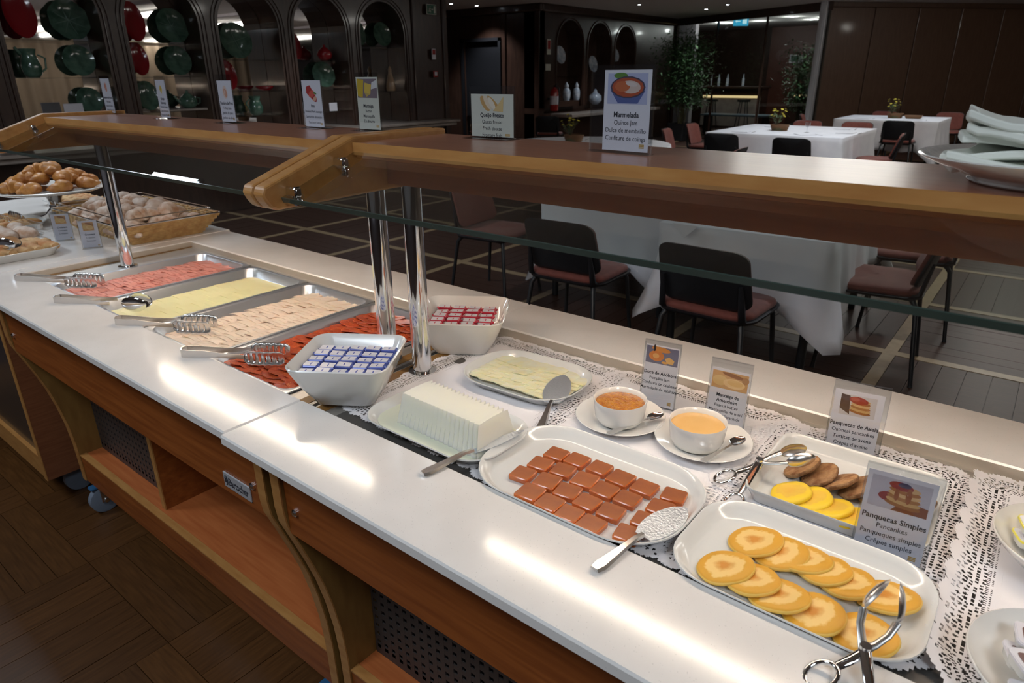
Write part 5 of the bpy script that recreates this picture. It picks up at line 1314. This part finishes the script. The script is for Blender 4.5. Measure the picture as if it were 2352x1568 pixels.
napkin_set(0,0,0,0, [(-3.35,9.0,.1),(-2.55,9.0,.7),(-3.3,10.1,0),(-2.4,10.15,.1),(-2.7,12.6,0),(-1.95,12.6,.1),(-4.6,7.0,.3),(-3.75,6.9,0),(-1.3,3.5,.78),(-2.3,3.95,.78),(-2.2,9.5,.0)])
# napkin corners hanging over the near cloths
for x, y, rz, lb in ((-1.42,3.235,0,'triangular napkin corner hanging over the right near tablecloth'),(-2.25,3.695,0,'triangular napkin corner hanging over the left near tablecloth')):
    tag(part('hanging_napkin', MB().prism([(-.07,.758),(.07,.758),(0,.690)], -.05, -.046, 'y'), M['cloth'], None, 0, loc=(x,y,0), rot=(0,0,rz)), lb, 'napkin')
def flowers(label, x, y, rb):
    t = thing('flower_basket', label, 'flower arrangement', (x,y,.7465), 0)
    mb = MB()
    for k in range(7):
        r = .075+.020*k/6; z = .004+.011*k
        mb.tube([((r+.0018*(1 if (j+k) % 2 else -1))*math.cos(2*PI*j/24)*1.25, (r+.0018*(1 if (j+k) % 2 else -1))*math.sin(2*PI*j/24), z) for j in range(24)], .006, 5, closed=True)
    tag(part('woven_basket', mb, mat('brown_wicker', (.16,.08,.035), rough=.6) if 'bw' not in M else M['bw'], t, 60), kind='stuff')
    part('basket_floor', MB().lathe([(.001,0),(.09,0),(.09,.05),(.001,.05)], 20), M['stem'], t, 60)
    part('vase', MB().lathe([(.001,.05),(.03,.05),(.035,.12),(.030,.12),(.001,.06)], 20, (-.05,0,0)), M['acrylic'], t, 60)
    q = random.Random(rb)
    for k in range(13):
        a, r, h = q.random()*2*PI, q.uniform(.02,.11), q.uniform(.17,.30)
        tip = (-.05+r*math.cos(a), r*math.sin(a), h)
        part('flower_stem', MB().tube([(-.05,0,.06),(-.05+r*.4*math.cos(a), r*.4*math.sin(a), h*.6), tip], .0022, 5), M['stem'], t, 60)
        mb = MB(); up = V(math.cos(a)*.4, math.sin(a)*.4, 1).normalized(); e1 = up.orthogonal().normalized(); e2 = up.cross(e1)
        T = V(*tip)
        for j in range(7):
            b = 2*PI*j/7; d = e1*math.cos(b)+e2*math.sin(b); s = up.cross(d)
            mb.add([T, T+d*.012+s*.007+up*.003, T+d*.024+up*.005, T+d*.012-s*.007+up*.003], [(0,1,2,3)])
        mb.add([T+up*.002+e1*.006, T+up*.002+e2*.006, T+up*.002-e1*.006, T+up*.002-e2*.006, T+up*.009], [(0,1,4),(1,2,4),(2,3,4),(3,0,4)])
        part('blossom', mb, M['petal'], t, 0)
    mb = MB()
    for k in range(26):
        a, r, h = q.random()*2*PI, q.uniform(.02,.09), q.uniform(.10,.20); c = V(-.05+r*math.cos(a), r*math.sin(a), h); d = V(math.cos(a),math.sin(a),.6)*.028; s = V(-math.sin(a),math.cos(a),0)*.009
        mb.add([c-d, c+s, c+d, c-s], [(0,1,2,3)])
    tag(part('leaves', mb, M['leaf'], t, 0), kind='stuff')
M['bw'] = mat('brown_wicker', (.20,.10,.045), rough=.6)
flowers('basket of yellow flowers on the round table', -4.43, 6.69, 1)
flowers('basket of yellow flowers on the middle table', -3.02, 9.47, 2)
flowers('basket of yellow flowers on the far table', -2.30, 12.95, 3)
def glassware(x, y, i):
    t = thing('wine_glass', 'small upturned glass standing on the middle table', 'glass', (x,y,.7480), 0)
    part('glass_bowl', MB().lathe([(.001,.001),(.030,.001),(.030,.003),(.004,.006),(.004,.06),(.030,.085),(.034,.13),(.033,.13),(.029,.086),(.001,.064)], 20), M['acrylic'], t, 60)
glassware(-2.62, 9.30, 0)
tag(part('bread_tray', MB().rings([rr3(.20,.12,.02,0),rr3(.26,.17,.03,.05),rr3(.25,.16,.03,.05),rr3(.19,.11,.02,.006)]), M['bw'], None, 0, loc=(-2.03,12.95,.7475)), 'small brown bread tray beside the flowers on the far table', 'tray')

# ============================================================ PLANTS
def plant(label, x, y, h, r, n, seed, pot=True):
    t = thing('potted_bamboo', label, 'plant', (x,y,0), 0); q = random.Random(seed)
    part('planter', MB().rings([rr3(.34,.34,.03,.0),rr3(.42,.42,.03,.38),rr3(.38,.38,.03,.38),rr3(.36,.36,.03,.33)]), M['black'], t, 0)
    mb = MB(); tops = []
    for k in range(11):
        a, rr = q.random()*2*PI, q.uniform(.02,.13); b = q.random()*2*PI
        p0 = V(rr*math.cos(a), rr*math.sin(a), .33); p2 = V(r*.75*math.cos(b)*q.random(), r*.75*math.sin(b)*q.random(), h*q.uniform(.8,1))
        pm2 = (p0+p2)/2 + V(q.uniform(-.06,.06), q.uniform(-.06,.06), 0); mb.tube([p0, pm2, p2], [.012,.009,.004], 5); tops.append((p0,pm2,p2))
    tag(part('stems', mb, M['stem'], t, 60), kind='stuff')
    mb = MB()
    for k in range(n):
        p0, p1, p2 = tops[q.randrange(11)]; u = q.uniform(.25,1); c = p0.lerp(p1, u*2) if u < .5 else p1.lerp(p2, u*2-1)
        c = c + V(q.gauss(0,r*.38), q.gauss(0,r*.38), q.gauss(0,.06)); a = q.random()*2*PI
        d = V(math.cos(a), math.sin(a), q.uniform(-.8,.2)).normalized()*q.uniform(.08,.13); s = V(-math.sin(a), math.cos(a), q.uniform(-.3,.3))*.016
        mb.add([c, c+d*.4+s, c+d, c+d*.4-s], [(0,1,2,3)])
    tag(part('leaves', mb, M['leaf'], t, 0), kind='stuff')
plant('tall leafy bamboo plant left of the glass partition', -7.12, 15.15, 2.40, .62, 7000, 1)
plant('thinner bamboo plant behind the glass near the aluminium post', -4.75, 16.3, 2.1, .42, 2500, 2)

# ============================================================ BAR ROOM
t = thing('bar_counter', 'distant bar counter with a lit strip under its top, behind the glass', 'bar', (-7.5,19.3,0), 0)
part('body', MB().box(-.95,.75,0,.5,0,1.04), M['walnut'], t, 0)
part('top', MB().box(-1.0,.8,-.12,.55,1.04,1.10,.01), M['walnut'], t, 0)
part('light_strip', MB().box(-.9,.7,-.03,-.01,.80,.86), M['ledbar'], t, 0)
part('front_panel', MB().box(-.93,.73,-.008,-.001,.05,.80), M['marble'], t, 0)
for k, dx in enumerate((-.75,-.55,-.3,.15)):
    b = vessel('bottle', 'bottle standing on the distant bar counter', 'bottle', -7.5+dx, 19.45, 1.10, [(.001,0),(.035,0),(.037,.18),(.014,.24),(.013,.31),(.001,.31)], M['whitecer']); tag(b, group='bottles on the distant bar')
for dx in (-.45, .45):
    t = thing('bar_stool', 'dark bar stool in front of the distant bar counter', 'stool', (-7.5+dx,18.85,0), 0, 'stools at the distant bar')
    part('seat', MB().lathe([(.001,.72),(.17,.72),(.18,.75),(.17,.78),(.001,.78)], 20), M['black'], t, 60)
    for a in range(4): part('leg', MB().tube([(.10*math.cos(a*PI/2+.8),.10*math.sin(a*PI/2+.8),.72),(.20*math.cos(a*PI/2+.8),.20*math.sin(a*PI/2+.8),0)], .013, 6), M['black'], t, 60)
t = thing('side_counter', 'distant low lit counter at the right of the bar room', 'counter', (-5.7,19.8,0), 0)
part('body', MB().box(-.5,.5,0,.4,0,.98), M['walnut'], t, 0); part('light_strip', MB().box(-.35,.25,-.03,-.01,.84,.88), M['ledbar'], t, 0)
t = thing('emergency_sign', 'blue lit emergency sign hanging below the ceiling by the glass', 'sign', (-6.15,15.75,2.49), rad(35))
part('case', MB().box(-.16,.16,-.02,.02,-.09,.09,.004), M['exitglow'], t, 0)
part('pictogram', MB().box(.03,.12,-.024,-.021,-.05,.05).box(-.10,-.02,-.024,-.021,-.01,.01).prism([(-.13,0),(-.09,-.03),(-.09,.03)], -.024, -.021, 'y'), M['exitwhite'], t, 0)
part('hanger', MB().tube([(0,0,.09),(0,0,.16)], .006, 6), M['alu'], t, 0)
t = thing('exit_sign', 'small green exit sign on the far wall behind the glass', 'sign', (-6.6,21.37,1.80), 0)
part('case', MB().box(-.19,.19,-.02,.02,-.11,.11,.004), M['exitwhite'] if False else M['paper'], t, 0)
part('green_panel', MB().box(-.15,.15,-.026,-.021,-.08,.08), M['signgreen'], t, 0)
tag(part('bar_back_panel', MB().box(-1.2,.9,0,.12,0,CEIL), mat('red_brown_panel', (.11,.032,.018), rough=.4), None, 0, loc=(-6.2,21.4,0)), 'red-brown wood panel on the far bar wall under the exit sign', 'panel')
t = thing('lounge_table', 'low pale blue table in the bar room', 'table', (-6.6,17.4,0), 0)
part('top', MB().box(-.9,.8,-.3,.3,.44,.48,.01), mat('pale_blue_top', (.16,.24,.30), rough=.3), t, 0)
for sx in (-.8,.7): part('leg', MB().box(sx-.03,sx+.03,-.2,.2,0,.44), M['black'], t, 0)
# curtain on the far side, seen only in the niche mirrors
t = thing('curtain', 'pleated beige curtain seen mirrored in the niches', 'curtain', (8.6,4.0,0), 0)
mb = MB().grid(240, 1, lambda u, v: (.07*math.sin(u*240*.9), -4+u*15, .05+2.5*v), 0); part('fabric', mb, M['curtain'], t, 60)
part('rail', MB().box(-.05,.05,-4,11,2.56,2.60), M['alu'], t, 0)
